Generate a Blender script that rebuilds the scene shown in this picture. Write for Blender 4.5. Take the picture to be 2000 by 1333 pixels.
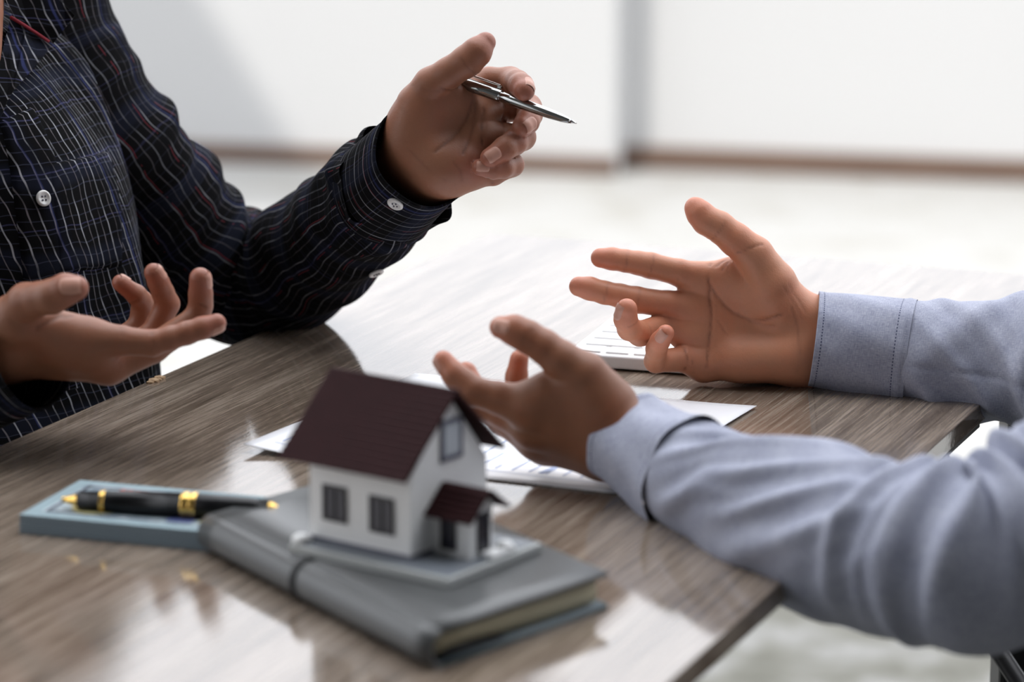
import bpy, bmesh, math, random
import numpy as np
from mathutils import Vector, Matrix

random.seed(7); rng = np.random.default_rng(7)
for o in list(bpy.data.objects): bpy.data.objects.remove(o)
SC = bpy.context.scene; COL = SC.collection

# ------------------------------------------------------------------ camera, world, sun, exposure
PITCH = math.atan2(1346, 6000); H = 0.45; TZ = 0.74; CAMZ = TZ + H
cam = bpy.data.objects.new('camera', bpy.data.cameras.new('camera')); COL.objects.link(cam)
cam.location = (0, 0, CAMZ); cam.rotation_euler = (math.pi/2 - PITCH, 0, 0)
cam.data.sensor_width = 36; cam.data.lens = 108; cam.data.clip_end = 200; cam.data.clip_start = 0.05
cam.data.dof.use_dof = True; cam.data.dof.focus_distance = 1.89; cam.data.dof.aperture_fstop = 5.4
SC.camera = cam
SC.view_settings.view_transform = 'Standard'; SC.view_settings.look = 'None'
SC.view_settings.exposure = 0.0; SC.view_settings.gamma = 1.0; SC.view_settings.use_curve_mapping = False
wd = bpy.data.worlds.new('daylight'); SC.world = wd; wd.use_nodes = True
bgn = wd.node_tree.nodes['Background']; bgn.inputs[0].default_value = (0.95, 0.975, 1.03, 1)
# overcast sky: luminance rises from the horizon to the zenith as (1 + 2 sin h) / 3
_l = wd.node_tree.links; _c = wd.node_tree.nodes.new('ShaderNodeTexCoord'); _s = wd.node_tree.nodes.new('ShaderNodeSeparateXYZ'); _l.new(_c.outputs['Generated'], _s.inputs[0])
_m = wd.node_tree.nodes.new('ShaderNodeMath'); _m.operation = 'MAXIMUM'; _l.new(_s.outputs[2], _m.inputs[0]); _m.inputs[1].default_value = 0.0
_k = wd.node_tree.nodes.new('ShaderNodeMath'); _k.operation = 'MULTIPLY_ADD'; _l.new(_m.outputs[0], _k.inputs[0]); SKY = 4.3; _k.inputs[1].default_value = SKY*2/3; _k.inputs[2].default_value = SKY/3
_l.new(_k.outputs[0], bgn.inputs[1])
sun = bpy.data.objects.new('sun', bpy.data.lights.new('sun', 'SUN')); COL.objects.link(sun)
sun.data.energy = 3.6; sun.data.angle = 0.012; sun.data.color = (1.0, 0.95, 0.88)
tw, nw = Vector((0.976, -0.217, 0)), Vector((0.217, 0.976, 0))        # along the back wall, into the back wall
sun_dir = (tw*0.45 + nw*0.75 + Vector((0, 0, -1.50))).normalized()
sun.rotation_euler = sun_dir.to_track_quat('-Z', 'Y').to_euler()

FW = np.array([0, math.cos(PITCH), -math.sin(PITCH)]); UP = np.array([0, math.sin(PITCH), math.cos(PITCH)]); RT = np.array([1., 0, 0])
CAM = np.array([0, 0, CAMZ])
def at(x, y, D): return CAM + (FW*6000 + RT*(x-1000) + UP*(666.5-y))/6000*D
def pl(x, y, z=0.0):
    d = FW*6000 + RT*(x-1000) + UP*(666.5-y); return CAM + d*((z+TZ-CAMZ)/d[2])
def proj(P):
    v = np.asarray(P)-CAM; D = v@FW
    return np.stack([1000+6000*(v@RT)/D, 666.5-6000*(v@UP)/D, D], -1)

# ------------------------------------------------------------------ object helpers
def tag(o, label=None, cat=None, group=None, kind=None):
    if label: o['label'] = label
    if cat: o['category'] = cat
    if group: o['group'] = group
    if kind: o['kind'] = kind
    return o
def empty(name, loc=(0, 0, 0)):
    o = bpy.data.objects.new(name, None); COL.objects.link(o); o.location = loc; o.empty_display_size = .02; return o
def link(name, me, mat=None, parent=None):
    o = bpy.data.objects.new(name, me); COL.objects.link(o)
    if mat: me.materials.append(mat)
    if parent is not None:
        o.parent = parent
        bpy.context.view_layer.update()
        o.matrix_parent_inverse = parent.matrix_world.inverted()
    return o
def mesh(name, v, f, mat=None, parent=None, smooth=False, uv=None):
    me = bpy.data.meshes.new(name); me.from_pydata([tuple(map(float, p)) for p in v], [], [tuple(map(int, q)) for q in f]); me.update()
    if smooth: me.polygons.foreach_set('use_smooth', [True]*len(me.polygons))
    if uv is not None:
        l = me.uv_layers.new(name='UVMap'); idx = np.zeros(len(me.loops), np.int32); me.loops.foreach_get('vertex_index', idx)
        l.data.foreach_set('uv', np.asarray(uv, np.float32)[idx].ravel())
    return link(name, me, mat, parent)
def from_bm(name, bm, mat=None, parent=None, smooth=False):
    me = bpy.data.meshes.new(name); bmesh.ops.recalc_face_normals(bm, faces=bm.faces); bm.to_mesh(me); bm.free()
    if smooth: me.polygons.foreach_set('use_smooth', [True]*len(me.polygons))
    return link(name, me, mat, parent)
def add_hexa(bm, p8, bevel=0, seg=2):
    """p8: 4 bottom + 4 top corners"""
    vs = [bm.verts.new(tuple(map(float, p))) for p in p8]
    fs = [(0, 1, 2, 3), (4, 5, 6, 7), (0, 1, 5, 4), (1, 2, 6, 5), (2, 3, 7, 6), (3, 0, 4, 7)]
    faces = [bm.faces.new([vs[i] for i in f]) for f in fs]
    if bevel:
        bmesh.ops.recalc_face_normals(bm, faces=faces)
        bmesh.ops.bevel(bm, geom=list({e for f in faces for e in f.edges}), offset=bevel, segments=seg, profile=.5, affect='EDGES')
def boxpts(x0, x1, y0, y1, z0, z1, M=None):
    p = [(x0, y0, z0), (x1, y0, z0), (x1, y1, z0), (x0, y1, z0), (x0, y0, z1), (x1, y0, z1), (x1, y1, z1), (x0, y1, z1)]
    return [M(q) for q in p] if M else p
def box(name, x0, x1, y0, y1, z0, z1, mat, parent=None, M=None, bevel=0, seg=2):
    bm = bmesh.new(); add_hexa(bm, boxpts(x0, x1, y0, y1, z0, z1, M), bevel, seg); return from_bm(name, bm, mat, parent)
def prism(name, poly, t, mat, parent=None):
    """3-D polygon (coplanar-ish) given thickness t away from the viewer side"""
    P = np.array(poly); n = np.zeros(3)
    for i in range(len(P)): n += np.cross(P[i]-P.mean(0), P[(i+1) % len(P)]-P.mean(0))
    n /= np.linalg.norm(n)
    if n@FW < 0: n = -n
    k = len(P); v = list(P)+list(P+n*t)
    f = [tuple(range(k)), tuple(range(2*k-1, k-1, -1))]+[(i, i+k, (i+1) % k+k, (i+1) % k) for i in range(k)]
    bm = bmesh.new(); vs = [bm.verts.new(p) for p in v]
    for q in f: bm.faces.new([vs[i] for i in q])
    bmesh.ops.recalc_face_normals(bm, faces=bm.faces)
    return from_bm(name, bm, mat, parent)
def lathe(name, prof, A, B, mat, parent=None, n=32, smooth=True):
    """profile [(s 0..1 along A-B, radius)]"""
    A = np.array(A); B = np.array(B); t = (B-A)/np.linalg.norm(B-A); e1 = np.cross(t, [0, 0, 1.]); e1 /= np.linalg.norm(e1); e2 = np.cross(t, e1)
    v = []; f = []
    for s, r in prof:
        for k in range(n):
            a = 2*math.pi*k/n; v.append(A+(B-A)*s+r*(math.cos(a)*e1+math.sin(a)*e2))
    m = len(prof)
    for i in range(m-1):
        for k in range(n): f.append((i*n+k, i*n+(k+1) % n, (i+1)*n+(k+1) % n, (i+1)*n+k))
    f.append(tuple(range(n))); f.append(tuple(range((m-1)*n, m*n))[::-1])
    o = mesh(name, v, f, mat, parent)
    if smooth: o.data.polygons.foreach_set('use_smooth', [True]*(len(f)-2)+[False]*2)
    return o

# ------------------------------------------------------------------ materials
class NT:
    def __init__(s, name):
        s.m = bpy.data.materials.new(name); s.m.use_nodes = True; s.t = s.m.node_tree; s.b = s.t.nodes['Principled BSDF']
    def n(s, kind, **kw):
        x = s.t.nodes.new(kind)
        for k, v in kw.items():
            if k.startswith('i_'):
                key = k[2:]; key = int(key) if key.isdigit() else key.replace('_', ' ')
                s.set(x.inputs[key], v)
            else: setattr(x, k, v)
        return x
    def set(s, sock, v):
        if isinstance(v, bpy.types.NodeSocket): s.t.links.new(v, sock)
        else:
            if sock.type == 'RGBA' and len(v) == 3: v = (*v, 1)
            sock.default_value = v
    def P(s, **kw):
        for k, v in kw.items(): s.set(s.b.inputs[k.replace('_', ' ')], v)
        return s
    def math(s, op, a, b=0.0, c=None, clamp=False):
        x = s.n('ShaderNodeMath', operation=op, use_clamp=clamp); s.set(x.inputs[0], a); s.set(x.inputs[1], b)
        if c is not None: s.set(x.inputs[2], c)
        return x.outputs[0]
    def mix(s, f, a, b, blend='MIX'):
        x = s.n('ShaderNodeMix', data_type='RGBA', blend_type=blend); s.set(x.inputs[0], f); s.set(x.inputs[6], a); s.set(x.inputs[7], b); return x.outputs[2]
    def ramp(s, f, stops):
        x = s.n('ShaderNodeValToRGB'); e = x.color_ramp.elements
        while len(e) < len(stops): e.new(.5)
        for q, (p, c) in zip(e, stops): q.position = p; q.color = (*c, 1) if len(c) == 3 else c
        s.set(x.inputs[0], f); return x.outputs[0]
    def coord(s, which='Object', scale=(1, 1, 1)):
        c = s.n('ShaderNodeTexCoord'); m = s.n('ShaderNodeMapping'); m.inputs['Scale'].default_value = scale
        s.t.links.new(c.outputs[which], m.inputs[0]); return m.outputs[0]
    def noise(s, vec, scale=1, detail=4, rough=.5, dist=0):
        x = s.n('ShaderNodeTexNoise'); s.set(x.inputs['Vector'], vec); x.inputs['Scale'].default_value = scale
        x.inputs['Detail'].default_value = detail; x.inputs['Roughness'].default_value = rough; x.inputs['Distortion'].default_value = dist
        return x.outputs['Fac']
    def bump(s, h, strength=.3, dist=.001):
        x = s.n('ShaderNodeBump'); x.inputs['Strength'].default_value = strength; x.inputs['Distance'].default_value = dist
        s.set(x.inputs['Height'], h); s.t.links.new(x.outputs[0], s.b.inputs['Normal']); return s
def lin(r, g, b): return tuple(((c/255+.055)/1.055)**2.4 if c > 10 else c/255/12.92 for c in (r, g, b))
def simple(name, col, rough=.5, metal=0, ns=0, namt=.15, bump=0, **kw):
    t = NT(name)
    c = col
    if ns:
        nz = t.noise(t.coord('Object'), ns, 5)
        c = t.mix(nz, tuple(x*(1-namt) for x in col), tuple(min(1, x*(1+namt)) for x in col))
        if bump: t.bump(nz, bump, .0005)
    t.P(Base_Color=c, Roughness=rough, Metallic=metal, **kw); return t.m

def wood():
    t = NT('oak_laminate')
    fine = t.noise(t.coord('Object', (520, 14, 60)), 1, 4, .65)
    mid = t.noise(t.coord('Object', (90, 2.6, 30)), 1, 5, .6, .6)
    wide = t.noise(t.coord('Object', (16, 1.1, 10)), 1, 3, .5, .4)
    a = t.math('ADD', t.math('MULTIPLY', fine, .62), t.math('MULTIPLY', mid, .38))
    a = t.math('ADD', a, t.math('MULTIPLY', t.math('SUBTRACT', wide, .5), .22))
    c = t.ramp(a, [(.30, (.060, .042, .030)), (.42, (.125, .094, .070)), (.52, (.205, .160, .124)), (.64, (.32, .262, .210))])
    pore = t.math('SMOOTH_MAX', 0.0, t.math('SUBTRACT', .40, fine), .02)
    c = t.mix(t.math('MULTIPLY', pore, 4.5, clamp=True), c, (.06, .045, .034))
    t.P(Base_Color=c, Roughness=t.math('ADD', .04, t.math('MULTIPLY', fine, .05)), IOR=2.05)
    grit = t.noise(t.coord('Object', (700, 230, 300)), 1, 3, .6)
    t.bump(t.math('ADD', t.math('MULTIPLY', fine, .5), t.math('MULTIPLY', grit, 1.2)), .13, .00028)
    return t.m
def skin(name, base, red, dark):
    t = NT(name)
    tint = t.n('ShaderNodeAttribute', attribute_name='tint').outputs['Fac']
    line = t.n('ShaderNodeAttribute', attribute_name='crease').outputs['Fac']
    tan = t.n('ShaderNodeAttribute', attribute_name='tan').outputs['Fac']
    n1 = t.noise(t.coord('Object'), 55, 4, .6); n2 = t.noise(t.coord('Object'), 420, 3, .6)
    c = t.mix(t.math('MULTIPLY', t.math('SUBTRACT', n1, .35), 1.1, clamp=True), base, tuple(x*y for x, y in zip(base, (1.12, .92, .86))))
    n3 = t.noise(t.coord('Object'), 24, 3, .6, .5)
    c = t.mix(t.math('MULTIPLY', t.math('SUBTRACT', n3, .5), 2.2, clamp=True), c, tuple(x*y for x, y in zip(base, (1.10, .80, .70))))
    c = t.mix(t.math('MULTIPLY', t.math('SUBTRACT', .46, n3), 2.2, clamp=True), c, tuple(x*y for x, y in zip(base, (.86, .90, .86))))
    c = t.mix(tint, c, red)
    c = t.mix(t.math('MULTIPLY', line, .54, clamp=True), c, dark)
    c = t.mix(t.math('MULTIPLY', t.math('SUBTRACT', n2, .45), .8, clamp=True), c, tuple(x*.82 for x in base))
    c = t.mix(tan, c, t.mix(1.0, c, (.40, .36, .32), 'MULTIPLY'))  # darker skin on the hand's back: part real tan, part painted shade
    t.P(Base_Color=c, Roughness=.46, Subsurface_Weight=.10, Subsurface_Radius=(1, .35, .2), Subsurface_Scale=.005, Specular_IOR_Level=.4)
    wr = t.noise(t.coord('Object'), 900, 2, .5)
    t.bump(t.math('ADD', t.math('MULTIPLY', n2, .6), t.math('MULTIPLY', wr, .4)), .32, .0006)
    return t.m
def stripes(t, u, period, off, half):
    x = t.math('FRACT', t.math('ADD', t.math('DIVIDE', u, period), off))
    x = t.math('ABSOLUTE', t.math('SUBTRACT', x, .5))
    mr = t.n('ShaderNodeMapRange', interpolation_type='SMOOTHSTEP'); t.set(mr.inputs[0], x)
    mr.inputs[1].default_value = half/period*1.4; mr.inputs[2].default_value = half/period*.5; return mr.outputs[0]
def plaid(name, bright=1.0, red=.0, swap=False, warp=.010, shear=0.0):
    t = NT(name); uvn = t.n('ShaderNodeUVMap'); sp = t.n('ShaderNodeSeparateXYZ'); t.t.links.new(uvn.outputs[0], sp.inputs[0])
    u, v = sp.outputs[0], sp.outputs[1]
    if swap: u, v = v, u
    wn = t.n('ShaderNodeTexNoise'); t.set(wn.inputs['Vector'], t.coord('Object')); wn.inputs['Scale'].default_value = 26; wn.inputs['Detail'].default_value = 2
    ws = t.n('ShaderNodeSeparateColor'); t.t.links.new(wn.outputs['Color'], ws.inputs[0])
    u = t.math('ADD', u, t.math('MULTIPLY', t.math('SUBTRACT', ws.outputs[0], .5), warp)); v = t.math('ADD', v, t.math('MULTIPLY', t.math('SUBTRACT', ws.outputs[1], .5), warp))
    u = t.math('ADD', u, t.math('MULTIPLY', v, shear))
    brk = t.noise(t.coord('Object'), 60, 3, .6)
    c = t.mix(t.math('MULTIPLY', stripes(t, u, .060, .31, .0060), .6), (.0062, .0062, .0068), (.008, .009, .016))
    c = t.mix(t.math('MULTIPLY', stripes(t, v, .052, .12, .0060), .8), c, (.012, .014, .024))
    c = t.mix(t.math('MULTIPLY', stripes(t, v, .0085, .2, .00034), .20*bright), c, (.12, .13, .20))
    c = t.mix(t.math('MULTIPLY', stripes(t, v, .034, .6, .0004), .22*bright), c, (.13, .13, .28))
    c = t.mix(t.math('MULTIPLY', t.math('MULTIPLY', stripes(t, u, .060, .34, .0008), brk), .9*bright), c, (.05, .06, .17))
    vis = t.math('MULTIPLY', t.math('SUBTRACT', brk, .28), 2.4, clamp=True)
    c = t.mix(t.math('MULTIPLY', t.math('MULTIPLY', stripes(t, u, .0130, .1, .00046), vis), .95*bright), c, (.40, .40, .43))
    c = t.mix(t.math('MULTIPLY', t.math('MULTIPLY', stripes(t, u, .0130, .55, .00038), vis), .55*bright), c, (.32, .29, .31))
    if red: c = t.mix(t.math('MULTIPLY', t.math('MULTIPLY', stripes(t, u, .0220, .7, .00036), t.math('GREATER_THAN', brk, .5)), red), c, (.20, .035, .045))
    t.P(Base_Color=c, Roughness=.95, Specular_IOR_Level=.04)
    t.bump(t.noise(t.coord('Object'), 900, 2), .15, .0004); return t.m
def chambray(name, stitch=None):
    t = NT(name); uvn = t.n('ShaderNodeUVMap'); sp = t.n('ShaderNodeSeparateXYZ'); t.t.links.new(uvn.outputs[0], sp.inputs[0])
    cu = t.n('ShaderNodeMapping'); cu.inputs['Scale'].default_value = (2600, 260, 1); t.t.links.new(uvn.outputs[0], cu.inputs[0])
    cv = t.n('ShaderNodeMapping'); cv.inputs['Scale'].default_value = (260, 2600, 1); t.t.links.new(uvn.outputs[0], cv.inputs[0])
    a = t.math('MULTIPLY', t.math('ADD', t.noise(cu.outputs[0], 1, 2), t.noise(cv.outputs[0], 1, 2)), .5)
    big = t.noise(t.coord('Object'), 45, 4, .6)
    c = t.ramp(t.math('ADD', t.math('MULTIPLY', a, .75), t.math('MULTIPLY', big, .25)), [(.34, (.205, .222, .300)), (.5, (.335, .352, .440)), (.66, (.50, .518, .59))])
    if stitch:
        for v0 in stitch:
            d = t.math('ABSOLUTE', t.math('SUBTRACT', sp.outputs[1], v0))
            w = t.math('LESS_THAN', d, .00035)
            dash = t.math('GREATER_THAN', t.math('FRACT', t.math('DIVIDE', sp.outputs[0], .0021)), .42)
            c = t.mix(t.math('MULTIPLY', w, t.math('MULTIPLY', dash, .85)), c, (.035, .045, .10))
    t.P(Base_Color=c, Roughness=.85, Specular_IOR_Level=.2, Sheen_Weight=.12)
    t.bump(a, .25, .0004); return t.m

M = {}
M['wood'] = wood()
M['skin_a'] = skin('tan_skin', (.30, .134, .076), (.345, .112, .074), (.10, .037, .022))
M['skin_b'] = skin('light_tan_skin', (.53, .242, .138), (.60, .195, .118), (.15, .052, .030))
M['nail'] = simple('fingernail', (.52, .27, .20), .36, ns=60, namt=.06, Specular_IOR_Level=.35)
M['plaid'] = plaid('dark_plaid_cotton', 1.15, warp=.011, shear=.18)
M['plaid_sleeve'] = plaid('dark_plaid_sleeve_cotton', .5, .6)
M['plaid_cuff'] = plaid('dark_striped_cuff_cotton', .55, .4, True, .003)
M['chambray'] = chambray('blue_chambray')
M['chambray_cuff'] = chambray('blue_chambray_cuff', [.0032, .0535])
M['button'] = simple('pearl_button', (.66, .65, .63), .25, ns=150, namt=.1, Coat_Weight=.5)
M['thread'] = simple('dark_thread', (.10, .10, .13), .8, ns=500)
M['redtrim'] = simple('red_trim', (.22, .008, .02), .8, ns=400)
M['white_plastic'] = simple('white_plastic', (.74, .75, .75), .32, ns=300, namt=.03)
M['house_white'] = simple('white_painted_wall', (.88, .885, .88), .42, ns=90, namt=.03, bump=.05)
M['roof'] = simple('maroon_roof_plastic', (.030, .0085, .0095), .7, ns=140, namt=.25, bump=.08, Specular_IOR_Level=.12)
M['win_frame'] = simple('dark_window_frame', (.018, .016, .021), .42, ns=200)
M['win_frame_grey'] = simple('slate_window_frame', (.12, .12, .165), .5, ns=200)
M['glass_dark'] = simple('dark_window_pane', (.024, .024, .038), .12, ns=40, Specular_IOR_Level=.6)
M['glass_pale'] = simple('pale_window_pane', (.50, .54, .58), .2, ns=40)
M['plate_grey'] = simple('grey_base_board', (.17, .19, .215), .38, ns=160, namt=.1)
M['plate_edge'] = simple('light_base_edge', (.46, .475, .465), .45, ns=160, namt=.06)
M['leather'] = simple('grey_leather', (.070, .073, .073), .36, ns=900, namt=.12, bump=.12)
M['leather_teal'] = simple('dark_teal_leather', (.10, .135, .150), .45, ns=900, namt=.12, bump=.1)
M['elastic'] = simple('black_elastic', (.014, .014, .015), .75, ns=900, bump=.2)
M['black'] = simple('black_painted_steel', (.009, .009, .010), .45, ns=200)
M['black_cloth'] = simple('black_cloth', (.010, .010, .011), .9, ns=500, bump=.2)
M['black_lacquer'] = simple('black_lacquer', (.006, .006, .007), .3, ns=90, Specular_IOR_Level=.3)
M['gold'] = simple('polished_gold', (.72, .46, .13), .24, 1.0, ns=60, namt=.1)
M['silver'] = simple('polished_gunmetal', (.34, .345, .34), .10, 1.0, ns=60, namt=.05)
M['silver_light'] = simple('polished_chrome', (.60, .60, .58), .14, 1.0, ns=60, namt=.05)
M['hair'] = simple('black_hair', (.010, .008, .007), .5, ns=300, bump=.5)
M['wall_in'] = simple('grey_interior_paint', (.20, .20, .20), .9, ns=3, namt=.02)
M['wall'] = simple('white_wall_paint', (.53, .53, .528), .85, ns=3, namt=.015)
M['ceil'] = simple('shade_slab_paint', (.28, .28, .275), .9, ns=3, namt=.02)  # paint of the added overhead slabs
M['baseboard'] = simple('brown_baseboard', (.13, .082, .06), .6, ns=8, namt=.2)
M['chip'] = simple('chipped_particle_board', (.42, .28, .16), .8, ns=400, namt=.5)

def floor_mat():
    """pale stone, darker and olive-mottled around the desk"""
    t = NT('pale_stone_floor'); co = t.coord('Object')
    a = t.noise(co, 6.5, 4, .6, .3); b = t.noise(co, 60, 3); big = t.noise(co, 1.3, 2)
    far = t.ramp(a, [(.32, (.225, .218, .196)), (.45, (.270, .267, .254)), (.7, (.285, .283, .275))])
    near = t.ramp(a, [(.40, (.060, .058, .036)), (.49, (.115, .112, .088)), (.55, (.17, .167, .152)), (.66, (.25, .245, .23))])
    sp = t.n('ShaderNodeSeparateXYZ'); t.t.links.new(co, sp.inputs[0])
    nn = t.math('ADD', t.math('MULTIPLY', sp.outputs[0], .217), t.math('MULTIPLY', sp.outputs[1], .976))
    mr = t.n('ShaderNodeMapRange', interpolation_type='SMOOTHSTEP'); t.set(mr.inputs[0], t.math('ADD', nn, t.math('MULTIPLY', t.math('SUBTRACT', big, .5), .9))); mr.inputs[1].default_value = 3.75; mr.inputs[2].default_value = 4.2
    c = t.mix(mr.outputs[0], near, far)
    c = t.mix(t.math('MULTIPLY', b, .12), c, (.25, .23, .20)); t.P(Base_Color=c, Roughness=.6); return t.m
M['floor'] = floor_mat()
def paper_mat():
    t = NT('printed_paper'); co = t.coord('Object'); t.P(Base_Color=t.mix(t.noise(co, 30, 3), (.83, .835, .86), (.86, .865, .885)), Roughness=.32); return t.m
M['paper'] = paper_mat()
M['ink'] = simple('blue_ink', (.36, .45, .68), .6, ns=300, namt=.2)
M['ink_dark'] = simple('grey_ink', (.30, .31, .38), .6, ns=300, namt=.2)
def pages_mat():
    t = NT('cream_pages'); co = t.coord('Object', (40, 40, 2600)); n = t.noise(co, 1, 3)
    t.P(Base_Color=t.mix(n, (.40, .37, .255), (.60, .56, .40)), Roughness=.8); t.bump(n, .3, .0004); return t.m
M['pages'] = pages_mat()
def bill_edge():
    t = NT('banknote_edges'); n = t.noise(t.coord('Object', (14, 14, 3500)), 1, 3)
    t.P(Base_Color=t.mix(n, (.17, .22, .26), (.33, .41, .46)), Roughness=.8); t.bump(n, .4, .0004); return t.m
M['bill_edge'] = bill_edge()
def bill_top():
    t = NT('banknote_print'); co = t.coord('Object'); n = t.noise(co, 60, 5, .6, .8); n2 = t.noise(co, 240, 3)
    c = t.ramp(n, [(.35, (.11, .15, .18)), (.5, (.26, .32, .34)), (.62, (.40, .46, .48))]); c = t.mix(t.math('MULTIPLY', n2, .35), c, (.16, .2, .27))
    t.P(Base_Color=c, Roughness=.7); return t.m
M['bill_top'] = bill_top()
M['bill_rim'] = simple('banknote_margin', (.22, .30, .33), .7, ns=80)
M['bill_yellow'] = simple('banknote_yellow_seal', (.52, .47, .20), .7, ns=200)
M['bill_red'] = simple('banknote_red_ink', (.36, .10, .09), .7, ns=300)
M['bill_blue'] = simple('banknote_blue_ink', (.06, .08, .24), .7, ns=300)
M['bill_dark'] = simple('banknote_dark_ink', (.05, .06, .085), .7, ns=300)

# ------------------------------------------------------------------ setting
P = lambda x, y, z=-TZ: pl(x, y, z)
wl0 = P(1150, 342); wr0 = P(1253, 330)
tv, nv = np.array([.976, -.217, 0]), np.array([.217, .976, 0])
def wframe(o): return lambda q: o+tv*q[0]+nv*q[1]+np.array([0, 0, q[2]])
WH = 0.95
Kl = wframe(wl0+tv*.06); Kr = wframe(wr0)
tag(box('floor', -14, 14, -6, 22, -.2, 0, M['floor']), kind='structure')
tag(box('wall_back', -7.0, 0, 0, .60, 0, WH, M['wall'], M=Kl), kind='structure')
tag(box('wall_back_right', -.13, 7, 0, .35, 0, WH, M['wall'], M=Kr), kind='structure')
tag(box('baseboard_back', -7.0, .004, -.014, .004, 0, .045, M['baseboard'], M=Kl, bevel=.003), kind='structure')
tag(box('baseboard_back_right', -.128, 7, -.014, .004, 0, .056, M['baseboard'], M=Kr, bevel=.003), kind='structure')
Kc = wframe(np.array([0, 0, 0.]))
tag(box('desk_shade_slab', -7.5, 3.2, -5.5, 1.1, 5.5, 5.7, M['ceil'], M=Kc), kind='structure')  # unseen slab added to keep direct sun off desk and nearby floor
bm = bmesh.new(); add_hexa(bm, [Kc(q) for q in ((-7.5, 3.6, 5.5), (-3.42, 3.6, 5.5), (-4.64, 5.4, 5.5), (-7.5, 5.4, 5.5), (-7.5, 3.6, 5.7), (-3.42, 3.6, 5.7), (-4.64, 5.4, 5.7), (-7.5, 5.4, 5.7))])
tag(from_bm('wall_shade_slab', bm, M['ceil']), kind='structure')  # detached unseen slab added to cast the slanting shadow on the back wall
tag(box('unseen_wall_rear', -7.5, 3.2, -5.7, -5.5, 0, 5.7, M['wall_in'], M=Kc), kind='structure')  # unseen wall added to cut light from behind the camera
tag(box('unseen_wall_left', -7.7, -7.5, -5.5, -4.6, 0, 5.7, M['wall_in'], M=Kc), kind='structure')  # unseen stub added to trim light from the left
tag(box('unseen_wall_right', 3.2, 3.4, -5.5, 2.2, 0, 5.7, M['wall_in'], M=Kc), kind='structure')  # unseen wall, its length set to cut light from the right

# ------------------------------------------------------------------ table
TD = np.array([.3848, .9230, 0]); TN = np.array([.9230, -.3848, 0])
tl0 = pl(0, 871); farc = pl(960, 456)
tblw = (pl(1306, 1333)-tl0)@TN
tbl_len = (farc-tl0)@TD; T0 = tl0-TD*.75
table = empty('table', T0); table['label'] = 'wood-grain desk with glossy top and thin black hairpin legs'; table['category'] = 'table'
table.rotation_euler = (0, 0, math.atan2(-.3848, .9230)); bpy.context.view_layer.update()
bm = bmesh.new(); add_hexa(bm, boxpts(0, tblw, 0, .75+tbl_len, -.0125, 0), .0008, 2)
me = bpy.data.meshes.new('tabletop'); bmesh.ops.recalc_face_normals(bm, faces=bm.faces); bm.to_mesh(me); bm.free()
top = bpy.data.objects.new('tabletop', me); COL.objects.link(top); me.materials.append(M['wood']); top.parent = table
def rod(name, pts, r, mat, parent, n=10):
    pts = [np.array(p, float) for p in pts]; v = []; f = []
    for i, p in enumerate(pts):
        t = (pts[min(i+1, len(pts)-1)]-pts[max(i-1, 0)]); t /= np.linalg.norm(t)
        ref = np.array([0, 0, 1.]) if abs(t[2]) < .9 else np.array([1., 0, 0])
        a = np.cross(t, ref); a /= np.linalg.norm(a); b = np.cross(t, a)
        for k in range(n): v.append(p+r*(math.cos(2*math.pi*k/n)*a+math.sin(2*math.pi*k/n)*b))
    for i in range(len(pts)-1):
        for k in range(n): f.append((i*n+k, i*n+(k+1) % n, (i+1)*n+(k+1) % n, (i+1)*n+k))
    f += [tuple(range(n))[::-1], tuple(range((len(pts)-1)*n, len(pts)*n))]
    return mesh(name, v, f, mat, parent, True)
leg_at = pl(1842, 905, -.02); ly = (leg_at-T0)@TD
for lx, l_y, sx in ((tblw-.037, ly+.015, 1), (.04, ly+.30, -1), (tblw-.037, .12, 1), (.04, .12, -1)):
    b = T0+TN*lx+TD*l_y
    f_ = b+TN*(.50 if sx > 0 else .12)*sx
    pts = [b+TD*.05+[0, 0, -.013], f_+TD*.012-TN*.012*sx+[0, 0, -TZ+.035], f_+[0, 0, -TZ+.006], f_-TD*.012-TN*.012*sx+[0, 0, -TZ+.035], b-TD*.05+[0, 0, -.013]]
    lg = rod('leg', pts, .0055, M['black'], table)
    box('mounting_plate', -.035, .035, -.065, .065, -.0165, -.0125, M['black'], lg, M=lambda q, b=b: b+TN*q[0]+TD*q[1]+np.array([0, 0, q[2]]))
cp = pl(303, 742); bm = bmesh.new()
for k in range(7):
    c = cp+TD*random.uniform(-.012, .014)+TN*random.uniform(0, .004); s = random.uniform(.0015, .0032)
    bmesh.ops.create_icosphere(bm, subdivisions=1, radius=s, matrix=Matrix.Translation(c+[0, 0, .0006]) @ Matrix.Diagonal((1.4, .9, .6, 1)))
tag(from_bm('edge_chip', bm, M['chip'], table), 'splintered pale chip on the left edge of the desk')

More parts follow.
